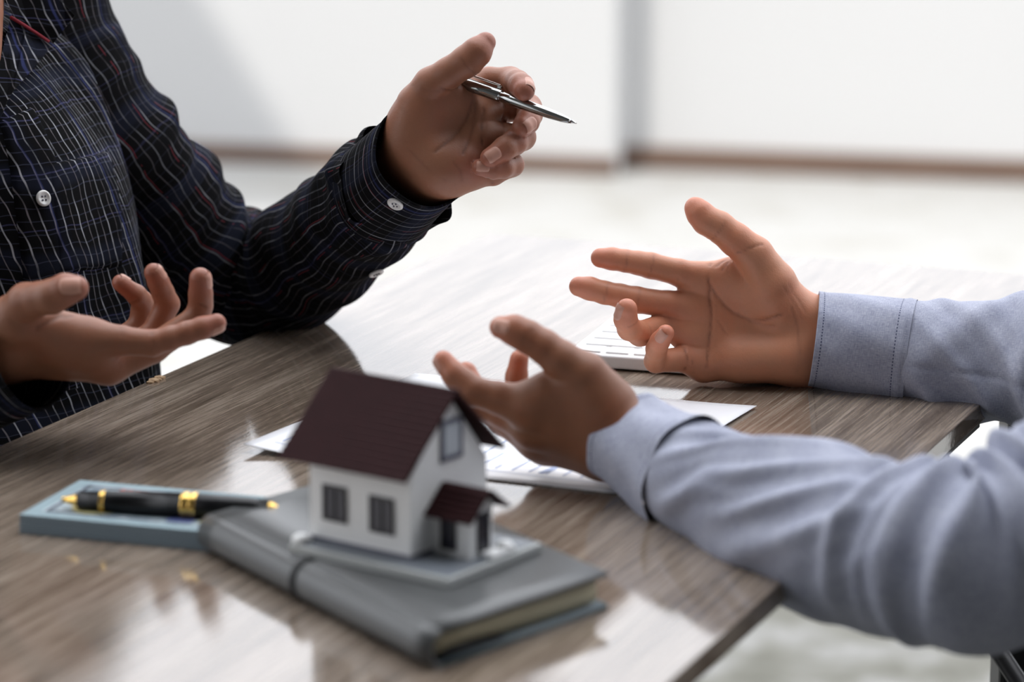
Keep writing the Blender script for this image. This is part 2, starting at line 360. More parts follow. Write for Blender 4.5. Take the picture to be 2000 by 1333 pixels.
# ------------------------------------------------------------------ signed-distance modelling
def seg_d(p, a, b, ra, rb):
    ab = b-a; t = np.clip(((p-a)@ab)/max(ab@ab, 1e-12), 0, 1)
    q = p-a-t[:, None]*ab
    return np.sqrt(np.einsum('ij,ij->i', q, q))-(ra+t*(rb-ra))
def smin(a, b, k):
    h = np.clip(.5+.5*(b-a)/k, 0, 1); return b+(a-b)*h-k*h*(1-h)
def surface_nets(vol, org, h):
    s = vol < 0; nx, ny, nz = vol.shape
    cnt = sum(s[i:nx-1+i, j:ny-1+j, k:nz-1+k].astype(np.int8) for i in (0, 1) for j in (0, 1) for k in (0, 1))
    cx, cy, cz = np.nonzero((cnt > 0) & (cnt < 8)); idx = -np.ones((nx-1, ny-1, nz-1), np.int64); idx[cx, cy, cz] = np.arange(len(cx))
    acc = np.zeros((len(cx), 3)); num = np.zeros(len(cx))
    cor = [(i, j, k) for i in (0, 1) for j in (0, 1) for k in (0, 1)]
    for a in cor:
        for ax in range(3):
            if a[ax]: continue
            b = list(a); b[ax] = 1
            va = vol[cx+a[0], cy+a[1], cz+a[2]]; vb = vol[cx+b[0], cy+b[1], cz+b[2]]
            m = (va < 0) != (vb < 0); t = np.where(m, va/np.where(m, va-vb, 1), 0)
            pnt = np.tile(np.array(a, float), (len(cx), 1)); pnt[:, ax] += t
            acc += pnt*m[:, None]; num += m
    v = org+h*(np.stack([cx, cy, cz], 1)+acc/num[:, None])
    F = []
    for ax in range(3):
        u, w = [(1, 2), (2, 0), (0, 1)][ax]
        sl0 = [slice(None)]*3; sl1 = [slice(None)]*3; sl0[ax] = slice(0, -1); sl1[ax] = slice(1, None)
        e0, e1 = s[tuple(sl0)], s[tuple(sl1)]
        for flip in (False, True):
            g = np.stack(np.nonzero((e0 & ~e1) if not flip else (~e0 & e1)), 1)
            g = g[(g[:, u] > 0) & (g[:, w] > 0) & (g[:, u] < idx.shape[u]) & (g[:, w] < idx.shape[w])]
            q = []
            for du, dw in ((-1, -1), (0, -1), (0, 0), (-1, 0)):
                c = g.copy(); c[:, u] += du; c[:, w] += dw; q.append(idx[c[:, 0], c[:, 1], c[:, 2]])
            q = np.stack(q, 1); F.append(q[:, ::-1] if flip else q)
    F = np.concatenate(F); return v, F[(F >= 0).all(1)]
def polygonise(sdf, lo, hi, h, project=True):
    lo = np.array(lo, float); n = (np.ceil((np.array(hi)-lo)/h/4).astype(int)+1)*4
    cn = n//4; g = np.stack(np.meshgrid(*[np.arange(c)+.5 for c in cn], indexing='ij'), -1).reshape(-1, 3)
    dc = sdf(lo+g*4*h).reshape(cn)
    vol = np.repeat(np.repeat(np.repeat(dc, 4, 0), 4, 1), 4, 2).astype(np.float64)
    near = np.argwhere(np.abs(vol) < 4.2*h*1.0)
    vol[near[:, 0], near[:, 1], near[:, 2]] = sdf(lo+near*h)
    v, F = surface_nets(vol, lo, h)
    if project:
        for _ in range(2):
            d = sdf(v); G = np.stack([sdf(v+e)-d for e in np.eye(3)*h*.3], 1)/(h*.3)
            v = v-G*(d/np.maximum(np.einsum('ij,ij->i', G, G), .2))[:, None].clip(-h, h)
    return v, F

class Hand:
    """fingers: name -> [(px, py, dD, r_mm)...]; palm: list of two-ended limbs; all in metres once placed"""
    def __init__(s, D, fingers, palm, arm, nails, lines, joints, k_palm=.009, sc=1.0, tan=0.0):
        s.D = D; mm = 1000/sc; s.tan = tan; pt = lambda q: at(q[0], q[1], D+q[2])
        s.f = {n: [(pt(q), q[3]/mm) for q in c] for n, c in fingers.items()}
        s.p = [(pt(a), pt(b), a[3]/mm, b[3]/mm) for a, b in palm]; s.a = [(pt(a), pt(b), a[3]/mm, b[3]/mm) for a, b in arm]
        s.kp = k_palm; s.nails = nails; s.cre = []
        for poly, w, dep in lines:                                     # creases: image polylines dropped onto the skin
            pts = [s.hit(x, y) for x, y in poly]; pts = [q for q in pts if q is not None]
            s.cre += [(a, b, w/1000, dep/1000) for a, b in zip(pts[:-1], pts[1:])]
        for n, i, sd in joints:                                        # flexion creases across a finger on its palm side
            c, r = s.f[n][i]; t = s.f[n][min(i+1, len(s.f[n])-1)][0]-s.f[n][i-1][0]; t /= np.linalg.norm(t)
            nd = RT*sd[0]+UP*sd[1]-FW*sd[2]; nd = nd-t*(nd@t); nd /= np.linalg.norm(nd); b = np.cross(t, nd)
            arc = [c+r*1.0*(math.cos(a)*nd+math.sin(a)*b) for a in np.linspace(-1.15, 1.15, 7)]
            s.cre += [(a, b2, .0008, .00042) for a, b2 in zip(arc[:-1], arc[1:])]
    def base(s, p):
        d = np.full(len(p), 1e3)
        for a, b, ra, rb in s.p: d = smin(d, seg_d(p, a, b, ra, rb), s.kp)
        for a, b, ra, rb in s.a: d = smin(d, seg_d(p, a, b, ra, rb), .016)
        out = d.copy()
        for n, c in s.f.items():
            ch = np.full(len(p), 1e3); root = None
            for i in range(len(c)-1):
                q = seg_d(p, c[i][0], c[i+1][0], c[i][1], c[i+1][1]); ch = smin(ch, q, .0022) if i else q
                if i == 0: root = q
            out = np.minimum(out, np.minimum(smin(d, root, .008 if n == 'thumb' else .0055), ch))
            out = np.minimum(out, smin(smin(d, root, .006), ch, .0012))
        return out
    def chain(s, n, p):
        c = s.f[n]; d = np.full(len(p), 1e3)
        for i in range(1, len(c)-1): d = smin(d, seg_d(p, c[i][0], c[i+1][0], c[i][1], c[i+1][1]), .0022)
        return d
    def hit(s, x, y):
        Ds = np.arange(s.D-.09, s.D+.09, .0008); p = np.stack([at(x, y, q) for q in Ds]); d = s.base(p); i = np.nonzero(d < 0)[0]
        return p[i[0]] if len(i) else None
    def crease(s, p):
        w = np.zeros(len(p)); dep = np.zeros(len(p))
        for a, b, wd_, dp in s.cre:
            q = np.exp(-(np.maximum(seg_d(p, a, b, 0, 0), 0)/wd_)**2); w = np.maximum(w, q*min(1, dp/.0006)); dep = np.maximum(dep, q*dp)
        return w, dep
    def sdf(s, p):
        d = s.base(p); m = d < .004; m &= d > -.006
        if m.any() and s.cre:
            d = d.copy(); d[m] += s.crease(p[m])[1]
        return d
    def build(s, h=.0014):
        pts = [(c, r) for f in s.f.values() for c, r in f]+[(a, ra) for a, b, ra, rb in s.p]+[(b, rb) for a, b, ra, rb in s.p]
        lo = np.min([c-r for c, r in pts], 0)-.004; hi = np.max([c+r for c, r in pts], 0)+.004
        s.n = s.a[0][0]*0
        a0 = np.mean([a for a, b, _, _ in s.a], 0); b0 = np.mean([b for a, b, _, _ in s.a], 0); s.n = (b0-a0)/np.linalg.norm(b0-a0); s.cut = a0+s.n*.045
        for q in (a0, s.cut+s.n*.01): lo = np.minimum(lo, q-.034); hi = np.maximum(hi, q+.034)
        v, F = polygonise(s.sdf, lo, hi, h)
        keep = ((v-s.cut)@s.n) < 0; F = F[keep[F].all(1)]
        used = np.unique(F); mp = -np.ones(len(v), int); mp[used] = np.arange(len(used)); v = v[used]; F = mp[F]
        tint = np.zeros(len(v))
        for n, c in s.f.items():
            tip = c[-1][0]; dd = np.linalg.norm(v-tip, axis=1); tint = np.maximum(tint, np.exp(-(dd/.013)**2))
            for q, r in c[1:-1]: tint = np.maximum(tint, .35*np.exp(-(np.linalg.norm(v-q, axis=1)/.011)**2))
        return v, F, tint*.8, s.crease(v)[0], np.full(len(v), s.tan)*(1-.75*tint)
    def make_nails(s, parent):
        for n, nd in s.nails.items():
            c, r = s.f[n][-1]; c0 = s.f[n][-2][0]; t = c-c0; t /= np.linalg.norm(t)
            nn = RT*nd[0]+UP*nd[1]-FW*nd[2]; nn = nn-t*(nn@t); nn /= np.linalg.norm(nn); sd = np.cross(t, nn)
            L = r*1.6; W = r*.70; ctr = c-t*r*.12; U = np.linspace(-1, 1, 11); V = np.linspace(-1, 1, 11); p = []
            for vv in V:
                for uu in U:
                    ww = W*(1-.10*max(0, -vv)**3-.12*max(0, vv)**4)
                    ll = L*.5*vv*(1-.10*uu*uu*(1 if vv > 0 else 1.6))
                    p.append(ctr+t*ll+sd*uu*ww)
            p = np.array(p); hpos = np.full(len(p), r*1.9)
            for it in range(40):
                d = s.chain(n, p+nn*hpos[:, None]); hpos -= np.clip(d, -.0006, .002)*.8
            UU, VV = np.meshgrid(U, V); off = .0004+.0002*(1-UU.ravel()**2)-.00055*(np.maximum(np.abs(UU.ravel()), np.maximum(-VV.ravel(), 0)) > .95)
            v = p+nn*(hpos+off)[:, None]; f = [(j*11+i, j*11+i+1, (j+1)*11+i+1, (j+1)*11+i) for j in range(10) for i in range(10)]
            mesh('fingernail', v, f, M['nail'], parent, True)

def build_person(name, mat, body_prims, hands, loc, label):
    """one continuous body: coarse torso, head and arms bridged to the fine hands at the forearms"""
    def sdf(p):
        d = np.full(len(p), 1e3)
        for a, b, ra, rb, k in body_prims: d = smin(d, seg_d(p, np.array(a), np.array(b), ra, rb), k)
        return d
    pts = np.array([q for a, b, _, _, _ in body_prims for q in (a, b)]); rmax = max(max(p[2:4]) for p in body_prims)
    v, F = polygonise(sdf, pts.min(0)-rmax-.01, pts.max(0)+rmax+.01, .0075)
    built = [h.build() for h in hands]
    for h in hands:
        rel = v-(h.cut+h.n*.012); bad = ((rel@h.n) < 0) & ((rel@h.n) > -.12) & (np.linalg.norm(rel, axis=1) < .13)
        F = F[~bad[F].any(1)]
    V = [v]; FF = [F]; T = [np.zeros(len(v))]; Cc = [np.zeros(len(v))]; TA = [np.zeros(len(v))]; o = len(v)
    for hv, hf, ht, hc, ta in built:
        TA.append(ta)
        V.append(hv); FF.append(hf+o); T.append(ht); Cc.append(hc); o += len(hv)
    V = np.concatenate(V); FF = np.concatenate(FF); T = np.concatenate(T); Cc = np.concatenate(Cc); TA = np.concatenate(TA)
    used = np.unique(FF); mp = -np.ones(len(V), int); mp[used] = np.arange(len(used)); V = V[used]; FF = mp[FF]; T = T[used]; Cc = Cc[used]; TA = TA[used]
    me = bpy.data.meshes.new(name); me.from_pydata(V.tolist(), [], FF.tolist()); me.update()
    a1 = me.attributes.new('tint', 'FLOAT', 'POINT'); a1.data.foreach_set('value', T.astype(np.float32))
    a2 = me.attributes.new('crease', 'FLOAT', 'POINT'); a2.data.foreach_set('value', Cc.astype(np.float32))
    a3 = me.attributes.new('tan', 'FLOAT', 'POINT'); a3.data.foreach_set('value', TA.astype(np.float32))
    bm = bmesh.new(); bm.from_mesh(me)
    be = [e for e in bm.edges if e.is_boundary]; seen = set(); loops = []
    for e in be:                                                        # gather the open rims
        if e in seen: continue
        st = [e]; grp = []; seen.add(e)
        while st:
            x = st.pop(); grp.append(x)
            for vv in x.verts:
                for y in vv.link_edges:
                    if y.is_boundary and y not in seen: seen.add(y); st.append(y)
        loops.append((grp, np.mean([np.array(vv.co) for x in grp for vv in x.verts], 0)))
    for h in hands:
        near = sorted([l for l in loops if len(l[0]) > 12], key=lambda l: np.linalg.norm(l[1]-h.cut))[:2]
        try: bmesh.ops.bridge_loops(bm, edges=near[0][0]+near[1][0])
        except Exception as ex: print('bridge', ex)
    bm.to_mesh(me); bm.free(); me.polygons.foreach_set('use_smooth', [True]*len(me.polygons))
    ob = bpy.data.objects.new(name, me); COL.objects.link(ob); me.materials.append(mat); ob['label'] = label; ob['category'] = 'person'
    for h in hands: h.make_nails(ob)
    return ob

# ------------------------------------------------------------------ cloth tubes and lofts
def catmull(K, n):
    K = np.array(K, float); K = np.vstack([2*K[0]-K[1], K, 2*K[-1]-K[-2]]); m = len(K)-3; out = []
    for s in np.linspace(0, m-1e-9, n):
        i = int(s); t = s-i; a, b, c, d = K[i:i+4]
        out.append(.5*((2*b)+(-a+c)*t+(2*a-5*b+4*c-d)*t*t+(-a+3*b-3*c+d)*t**3))
    return np.array(out)
def tube(name, keys, mat, parent, nu=96, nv=160, disp=None, thick=0, flat=1.0):
    """keys: (x, y, z, r); theta = 0 looks at the viewer's side; UV in metres"""
    S = catmull(keys, nv); C, R = S[:, :3], S[:, 3]; T = np.gradient(C, axis=0); T /= np.linalg.norm(T, axis=1)[:, None]
    L = np.concatenate([[0], np.cumsum(np.linalg.norm(np.diff(C, axis=0), axis=1))])
    ref = -FW; e1 = ref-T*(T@ref)[:, None]; e1 /= np.linalg.norm(e1, axis=1)[:, None]; e2 = np.cross(T, e1)
    th = np.linspace(0, 2*np.pi, nu+1)+math.pi; TH, LL = np.meshgrid(th, L)
    r = R[:, None]*np.ones_like(TH)
    if disp: r = r+disp(TH, LL, L[-1])
    def rim(rr): return C[:, None]+(np.cos(TH)*rr*flat)[..., None]*e1[:, None]+(np.sin(TH)*rr)[..., None]*e2[:, None]
    V = rim(r).reshape(-1, 3); uv = np.stack([(TH-math.pi)*R.mean(), LL], -1).reshape(-1, 2); w = nu+1
    f = [(j*w+i, j*w+i+1, (j+1)*w+i+1, (j+1)*w+i) for j in range(nv-1) for i in range(nu)]
    if thick:                                                           # turned-in hem at the open end
        nh = 14; inner = (C[:nh, None]+(np.cos(TH[:nh])*(r[:nh]-thick)*flat)[..., None]*e1[:nh, None]+(np.sin(TH[:nh])*(r[:nh]-thick))[..., None]*e2[:nh, None]).reshape(-1, 3)
        o = len(V); V = np.vstack([V, inner]); uv = np.vstack([uv, uv[:nh*w]])
        f += [(o+j*w+i, o+(j+1)*w+i, o+(j+1)*w+i+1, o+j*w+i+1) for j in range(nh-1) for i in range(nu)]
        f += [(i, o+i, o+i+1, i+1) for i in range(nu)]
    return mesh(name, V, f, mat, parent, True, uv)
def wave(x, p=1.6): return (.5+.5*np.sin(x))**p
def px(*ks): return [(*at(x, y, D), r) for x, y, D, r in ks]

# ------------------------------------------------------------------ the two seated people: hands first
far_hand = Hand(1.93, {
    'thumb': [(1535, 612, 0, 16.5), (1508, 556, -.010, 15.2), (1473, 499, -.014, 12.0), (1436, 468, -.018, 10.3), (1404, 443, -.020, 9.6), (1380, 431, -.021, 9.0), (1366, 416, -.021, 8.2), (1358, 406, -.020, 6.8)],
    'index': [(1372, 549, .002, 10.2), (1327, 533, -.002, 8.3), (1270, 519, -.004, 8.0), (1246, 514, -.005, 7.3), (1222, 510, -.006, 6.9), (1196, 506, -.006, 6.9), (1173, 504, -.006, 6.2)],
    'middle': [(1358, 606, .002, 10.6), (1305, 595, -.004, 8.4), (1242, 586, -.008, 8.2), (1211, 578, -.009, 7.3), (1181, 572, -.010, 7.1), (1152, 564, -.011, 7.1), (1131, 560, -.011, 6.3)],
    'ring': [(1355, 655, .002, 10.6), (1300, 636, -.002, 8.0), (1250, 652, -.020, 7.7), (1229, 642, -.036, 7.3), (1222, 624, -.043, 7.1), (1224, 604, -.047, 6.5)],
    'pinky': [(1375, 713, 0, 10.0), (1335, 702, -.006, 7.9), (1281, 706, -.016, 7.1), (1282, 682, -.030, 6.4), (1289, 667, -.036, 6.0), (1300, 651, -.042, 5.3)]},
    [((1558, 632, .004, 15), (1362, 547, .002, 10)), ((1560, 655, .006, 15), (1345, 604, .002, 10.6)), ((1560, 680, .006, 15), (1345, 655, .002, 10.6)), ((1560, 698, .002, 15), (1372, 712, .001, 10.2)),
     ((1520, 600, -.006, 14), (1430, 540, -.004, 9.5)), ((1535, 698, -.008, 14.5), (1450, 702, -.006, 13.5)), ((1445, 528, -.002, 8.5), (1400, 542, .001, 9.2))],
    [((1572, 631, .002, 16.5), (1900, 670, -.02, 18)), ((1572, 697, .004, 16.5), (1900, 740, -.02, 18))],
    {'ring': (-.85, .1, .45), 'pinky': (-.4, -.05, .9), 'thumb': (.45, .5, -.7), 'index': (0, .2, -1), 'middle': (0, .2, -1)},
    [([(1384, 552), (1400, 578), (1418, 600), (1433, 612), (1448, 619), (1468, 626), (1488, 626), (1508, 621), (1526, 614)], .9, .8),
     ([(1387, 516), (1384, 545), (1386, 580), (1389, 612), (1388, 645), (1384, 675), (1379, 718)], .9, .8),
     ([(1440, 612), (1465, 628), (1490, 636), (1512, 637)], .8, .4), ([(1420, 505), (1440, 494), (1465, 484), (1490, 478)], .8, .5),
     ([(1400, 520), (1418, 508), (1424, 500)], .8, .6), ([(1410, 528), (1422, 514)], .8, .5), ([(1419, 536), (1422, 520)], .7, .4),
     ([(1335, 680), (1342, 698), (1338, 722)], .9, .8), ([(1352, 705), (1353, 728)], .7, .4), ([(1400, 625), (1420, 655)], .7, .3), ([(1330, 515), (1322, 548)], .8, .4),
     ([(1545, 600), (1558, 640), (1562, 690), (1556, 725)], .9, .3), ([(1530, 560), (1552, 595), (1566, 625)], .8, .22), ([(1540, 556), (1560, 588), (1574, 612)], .8, .22)],
    [('index', 2, (0, 0, 1)), ('index', 4, (0, 0, 1)), ('middle', 2, (0, 0, 1)), ('middle', 4, (0, 0, 1)), ('thumb', 4, (-.6, -.5, .8)), ('ring', 2, (.8, .2, .3)), ('ring', 4, (.9, 0, .2)), ('pinky', 2, (.9, .3, .2))])

near_hand = Hand(1.68, {
    'thumb': [(1180, 790, -.008, 17.0), (1140, 735, -.012, 13.2), (1096, 704, -.014, 10.6), (1062, 677, -.014, 9.2), (1030, 658, -.013, 8.9), (1005, 646, -.012, 8.4), (978, 640, -.011, 6.2)],
    'index': [(1035, 797, -.002, 11.8), (975, 778, -.002, 8.9), (923, 764, -.002, 8.1), (905, 747, -.001, 7.2), (888, 733, 0, 6.9), (866, 705, .002, 5.6)],
    'middle': [(1042, 832, .010, 12.0), (985, 808, .016, 8.6), (935, 788, .022, 8.0), (918, 752, .028, 7.0), (910, 729, .03, 6.3)],
    'ring': [(1050, 856, .026, 11.5), (985, 822, .036, 8.2), (955, 798, .040, 7.6), (960, 778, .038, 6.4)],
    'pinky': [(1066, 868, .038, 10.8), (1022, 812, .052, 7.2), (1004, 775, .058, 6.6), (1009, 735, .056, 6.1), (1014, 702, .052, 5.3)]},
    [((1170, 825, -.004, 15.5), (1035, 797, -.002, 11.8)), ((1175, 850, .002, 15.5), (1042, 832, .010, 12)), ((1175, 868, .012, 15), (1050, 856, .026, 11.5)), ((1172, 882, .020, 14), (1066, 868, .038, 10.8)),
     ((1150, 780, -.008, 14), (1072, 765, -.006, 10)), ((1100, 750, -.008, 8.5), (1050, 780, -.004, 9.5))],
    [((1205, 838, -.003, 15.2), (1520, 965, -.1, 19)), ((1198, 874, .008, 15.8), (1520, 1000, -.08, 19))],
    {'thumb': (-.25, .15, .95), 'index': (-.6, -.7, .3)},
    [([(1020, 668), (1026, 655), (1038, 646)], 1.2, .3)], [], tan=.95)  # this hand's shade is painted in along with its tan

raised_hand = Hand(1.89, {
    'thumb': [(806, 240, .002, 14.6), (818, 206, -.006, 13.4), (843, 166, -.012, 11.0), (876, 143, -.018, 9.4), (913, 119, -.022, 9.7), (932, 101, -.024, 8.9), (948, 83, -.022, 6.4)],
    'index': [(905, 182, .006, 11.0), (955, 158, .006, 8.3), (997, 157, .002, 8.2), (1010, 162, -.014, 7.7), (1018, 168, -.024, 7.4), (1024, 177, -.032, 6.5)],
    'middle': [(930, 224, .004, 11.0), (985, 212, .014, 8.5), (1031, 210, .010, 8.4), (1035, 224, -.004, 7.6), (1030, 238, -.012, 7.2), (1020, 248, -.018, 6.4)],
    'ring': [(936, 274, 0, 11.0), (990, 268, .006, 8.3), (1020, 268, -.002, 8.2), (1004, 279, -.014, 7.6), (986, 290, -.020, 7.2), (957, 308, -.024, 6.0)],
    'pinky': [(922, 330, 0, 11.0), (962, 337, .002, 7.9), (1000, 322, -.004, 7.2), (982, 327, -.014, 6.6), (962, 330, -.018, 6.2), (938, 327, -.020, 5.2)]},
    [((826, 282, .004, 15.5), (905, 182, .006, 11)), ((838, 296, .006, 15.5), (930, 224, .004, 11)), ((850, 312, .006, 15.5), (936, 274, 0, 11)), ((862, 328, .004, 14.5), (922, 330, 0, 11)),
     ((812, 240, -.004, 14), (880, 190, -.004, 10.5)), ((868, 322, -.006, 14), (905, 318, -.006, 12.5)), ((845, 180, -.008, 10), (895, 186, 0, 9.5))],
    [((806, 284, .002, 17), (690, 405, .12, 19)), ((858, 336, .002, 16.5), (745, 460, .12, 19))],
    {'thumb': (-.55, .45, -.7), 'index': (.45, .75, -.4), 'middle': (.85, .15, .45), 'ring': (.12, .15, .95), 'pinky': (-.1, .15, .95)},
    [([(926, 180), (921, 205), (912, 230), (897, 254), (876, 276), (850, 297)], 1.0, .9), ([(928, 186), (928, 215), (924, 246), (916, 275), (904, 300)], 1.0, .9),
     ([(945, 215), (941, 245), (941, 282)], 1.0, .9), ([(984, 205), (980, 232), (984, 248)], .9, .8), ([(862, 172), (880, 176), (904, 166)], .9, .6),
     ([(886, 318), (900, 335), (903, 352)], .8, .3), ([(953, 348), (962, 358)], .9, .8), ([(800, 295), (835, 330), (870, 352)], .9, .25), ([(805, 166), (830, 176), (858, 178)], .8, .3)],
    [('thumb', 4, (.5, -.7, .7)), ('index', 2, (-.2, -.2, .9)), ('index', 4, (-.5, -.6, .6))])

low_hand = Hand(1.75, {
    'thumb': [(8, 655, -.010, 15.5), (26, 622, -.022, 14.0), (52, 591, -.034, 11.6), (76, 584, -.041, 9.9), (101, 580, -.046, 10.2), (128, 566, -.050, 9.4), (148, 563, -.051, 7.6)],
    'index': [(175, 664, -.008, 12.4), (236, 666, -.011, 8.9), (298, 671, -.012, 7.9), (332, 661, -.012, 7.1), (365, 651, -.011, 6.9), (395, 641, -.010, 6.7), (423, 632, -.008, 5.9)],
    'middle': [(212, 712, .010, 11.6), (300, 680, .014, 8.9), (384, 624, .016, 8.1), (392, 597, .014, 7.2), (392, 575, .011, 7.1), (391, 544, .006, 6.6)],
    'ring': [(222, 706, .034, 11.0), (300, 655, .040, 8.2), (327, 594, .038, 7.4), (318, 571, .034, 6.7), (310, 553, .030, 6.4), (300, 533, .026, 5.9)],
    'pinky': [(212, 692, .056, 10.5), (272, 640, .062, 7.5), (280, 602, .060, 7.3), (277, 588, .056, 6.3), (266, 576, .051, 6.1), (235, 553, .042, 5.2)]},
    [((20, 668, -.006, 15.5), (175, 664, -.006, 12.6)), ((25, 688, .006, 16), (212, 712, .010, 11.6)), ((25, 692, .022, 15.5), (222, 706, .034, 11)), ((20, 686, .036, 14), (212, 692, .056, 10.5)),
     ((40, 628, -.024, 14), (128, 650, -.014, 12)), ((100, 668, -.008, 13), (190, 690, 0, 12.5))],
    [((0, 666, -.004, 17.5), (-330, 762, .08, 19)), ((0, 682, .022, 17.5), (-330, 780, .11, 19))],
    {'thumb': (-.1, .2, 1), 'ring': (.85, .35, .25), 'middle': (1, .1, .15), 'pinky': (.35, .9, .1), 'index': (.1, -.9, .35)},
    [([(122, 616), (98, 628), (70, 642)], 1.2, .9), ([(236, 641), (240, 656)], .9, .4), ([(297, 650), (299, 672)], .9, .5), ([(150, 606), (140, 618), (124, 622)], 1.0, .5),
     ([(357, 588), (390, 594), (402, 600)], .8, .6), ([(306, 577), (330, 572), (345, 568)], .8, .6), ([(256, 592), (268, 586)], .8, .7), ([(362, 634), (364, 648)], .8, .4)], [], sc=.94, tan=.2)

def head_prims(c, f, s):
    """skull, face and neck: c = head centre, f = facing, s = the head's left"""
    c = np.array(c); f = np.array(f); s = np.array(s); u = np.array([0, 0, 1.]); q = []
    q += [(c+u*.03-f*.02, c+u*.03+f*.01, .078, .074, .03), (c+f*.025-u*.02, c+f*.03-u*.075, .062, .042, .03), (c+f*.088+u*.005, c+f*.104-u*.028, .009, .013, .012)]
    q += [(c+s*.032+f*.072+u*.022, c-s*.032+f*.072+u*.022, .014, .014, .012), (c+f*.078-u*.060-s*.02, c+f*.078-u*.060+s*.02, .010, .010, .008)]
    q += [(c+s*.076-u*.02-f*.01, c+s*.080+u*.02-f*.02, .011, .015, .006), (c-s*.076-u*.02-f*.01, c-s*.080+u*.02-f*.02, .011, .015, .006)]
    return q
HA = (at(40, 690, 1.86), )
# left person
al = math.radians(34); nL = np.array([math.sin(al), -math.cos(al), 0]); sL = np.array([math.cos(al), math.sin(al), 0])
cL = lambda z, dx=0: np.array([-.392+dx, 1.945, z])
TORSO_L = [(.44, .175, .130, .035), (.60, .165, .118, .022), (.74, .163, .113, .004), (.84, .168, .112, -.014), (.90, .165, .098, -.026), (.945, .140, .082, -.036), (.975, .100, .070, -.045), (1.0, .072, .062, -.05)]
ARM_L = px((-90, -30, 2.04, .030), (-20, -30, 2.05, .046), (60, 0, 2.06, .051), (108, 112, 2.06, .0485), (194, 252, 2.06, .0462), (278, 362, 2.08, .0460), (372, 478, 2.105, .0462), (470, 548, 2.12, .0462), (560, 530, 2.10, .0447), (625, 482, 2.06, .0417), (715, 405, 1.985, .0380), (776, 352, 1.932, .0350))
body_l = []
for i in range(len(TORSO_L)-1):
    z0, a0, b0, d0 = TORSO_L[i]; z1, a1, b1, d1 = TORSO_L[i+1]
    for sg in (-1, 1):
        r0, r1 = b0-.022, b1-.022
        lo0, lo1 = (.030 if z0 > .86 else 0), (.030 if z1 > .86 else 0)
        body_l.append((cL(z0-lo0, d0)+sL*sg*max(a0-b0-.01, 0), cL(z1-lo1, d1)+sL*sg*max(a1-b1-.01, 0), r0, r1, .03))
hcL = cL(1.135, -.03)+nL*.03
body_l += [(at(-72, -90, 1.945), at(-80, 112, 1.925), .0272, .0262, .012)]
body_l += [(cL(.95, -.04), cL(1.05, -.04)+nL*.015, .055, .054, .02)]+head_prims(hcL, nL, sL)
for a, b in zip(ARM_L[4:-1], ARM_L[5:]): body_l.append((np.array(a[:3]), np.array(b[:3]), max(a[3]-.014, .022), max(b[3]-.013, .022), .02))
uz0 = np.array([0, 0, 1.]); shRl = cL(.90, -.026)-sL*.15; elRl = at(-330, 772, 1.84); body_l += [(shRl, elRl+[-.05, 0, 0], .046, .036, .02), (elRl+[-.05, 0, 0], elRl, .036, .032, .02), (elRl, at(-60, 700, 1.775), .028, .023, .02)]
left = build_person('person', M['skin_a'], body_l, [raised_hand, low_hand], None, 'person in a dark plaid shirt, left of the desk, holding up a silver pen')
# right person
shN, shF = np.array([.52, 1.53, .95]), np.array([.52, 1.97, .95])
ARM_N = px((1222, 862, 1.68, .0245), (1345, 926, 1.64, .0305), (1430, 966, 1.61, .0365), (1516, 1008, 1.58, .0415), (1690, 1062, 1.53, .0440), (1850, 1092, 1.50, .0445), (1955, 1088, 1.495, .0455))+[(.285, 1.455, .785, .050), (.40, 1.49, .87, .057), (.50, 1.54, .915, .062), (.57, 1.63, .925, .058), (.60, 1.72, .93, .040)]
ARM_F = px((1597, 664, 1.93, .0290), (1680, 674, 1.926, .0312), (1775, 688, 1.92, .0325), (1890, 702, 1.91, .0355), (2000, 716, 1.90, .0400), (2170, 745, 1.88, .046), (2330, 760, 1.87, .050))+[(.475, 1.89, .83, .054), (.53, 1.93, .905, .060), (.58, 1.87, .925, .058), (.60, 1.78, .93, .040)]
cR = np.array([.60, 1.75, 0]); fR = np.array([-1., 0, 0]); sR = np.array([0, -1., 0]); uz = np.array([0, 0, 1.])
TORSO_R = [(.44, .175, .130, .06), (.60, .168, .120, .04), (.74, .172, .118, .02), (.86, .185, .115, 0), (.93, .175, .098, -.015), (.975, .130, .080, -.02), (1.0, .095, .068, -.025), (1.02, .07, .06, -.03)]
body_r = []
for i in range(len(TORSO_R)-1):
    z0, a0, b0, d0 = TORSO_R[i]; z1, a1, b1, d1 = TORSO_R[i+1]
    lo0, lo1 = (.035 if z0 > .88 else 0), (.035 if z1 > .88 else 0)
    for sg in (-1, 1): body_r.append((cR+uz*(z0-lo0)+[d0, 0, 0]+sR*sg*max(a0-b0-.015, 0), cR+uz*(z1-lo1)+[d1, 0, 0]+sR*sg*max(a1-b1-.015, 0), b0-.026, b1-.026, .03))
hcR = cR+uz*1.155+[-.08, 0, 0]
body_r += [(cR+uz*.97+[-.02, 0, 0], cR+uz*1.07+[-.05, 0, 0], .056, .055, .02)]+head_prims(hcR, fR, sR)
for A in (ARM_N, ARM_F):
    for a, b in zip(A[:-3], A[1:-2]): body_r.append((np.array(a[:3]), np.array(b[:3]), max(a[3]-.018, .02), max(b[3]-.018, .02), .02))
right = build_person('person', M['skin_b'], body_r, [near_hand, far_hand], None, 'person in a light blue shirt, right of the desk, both empty hands held out')

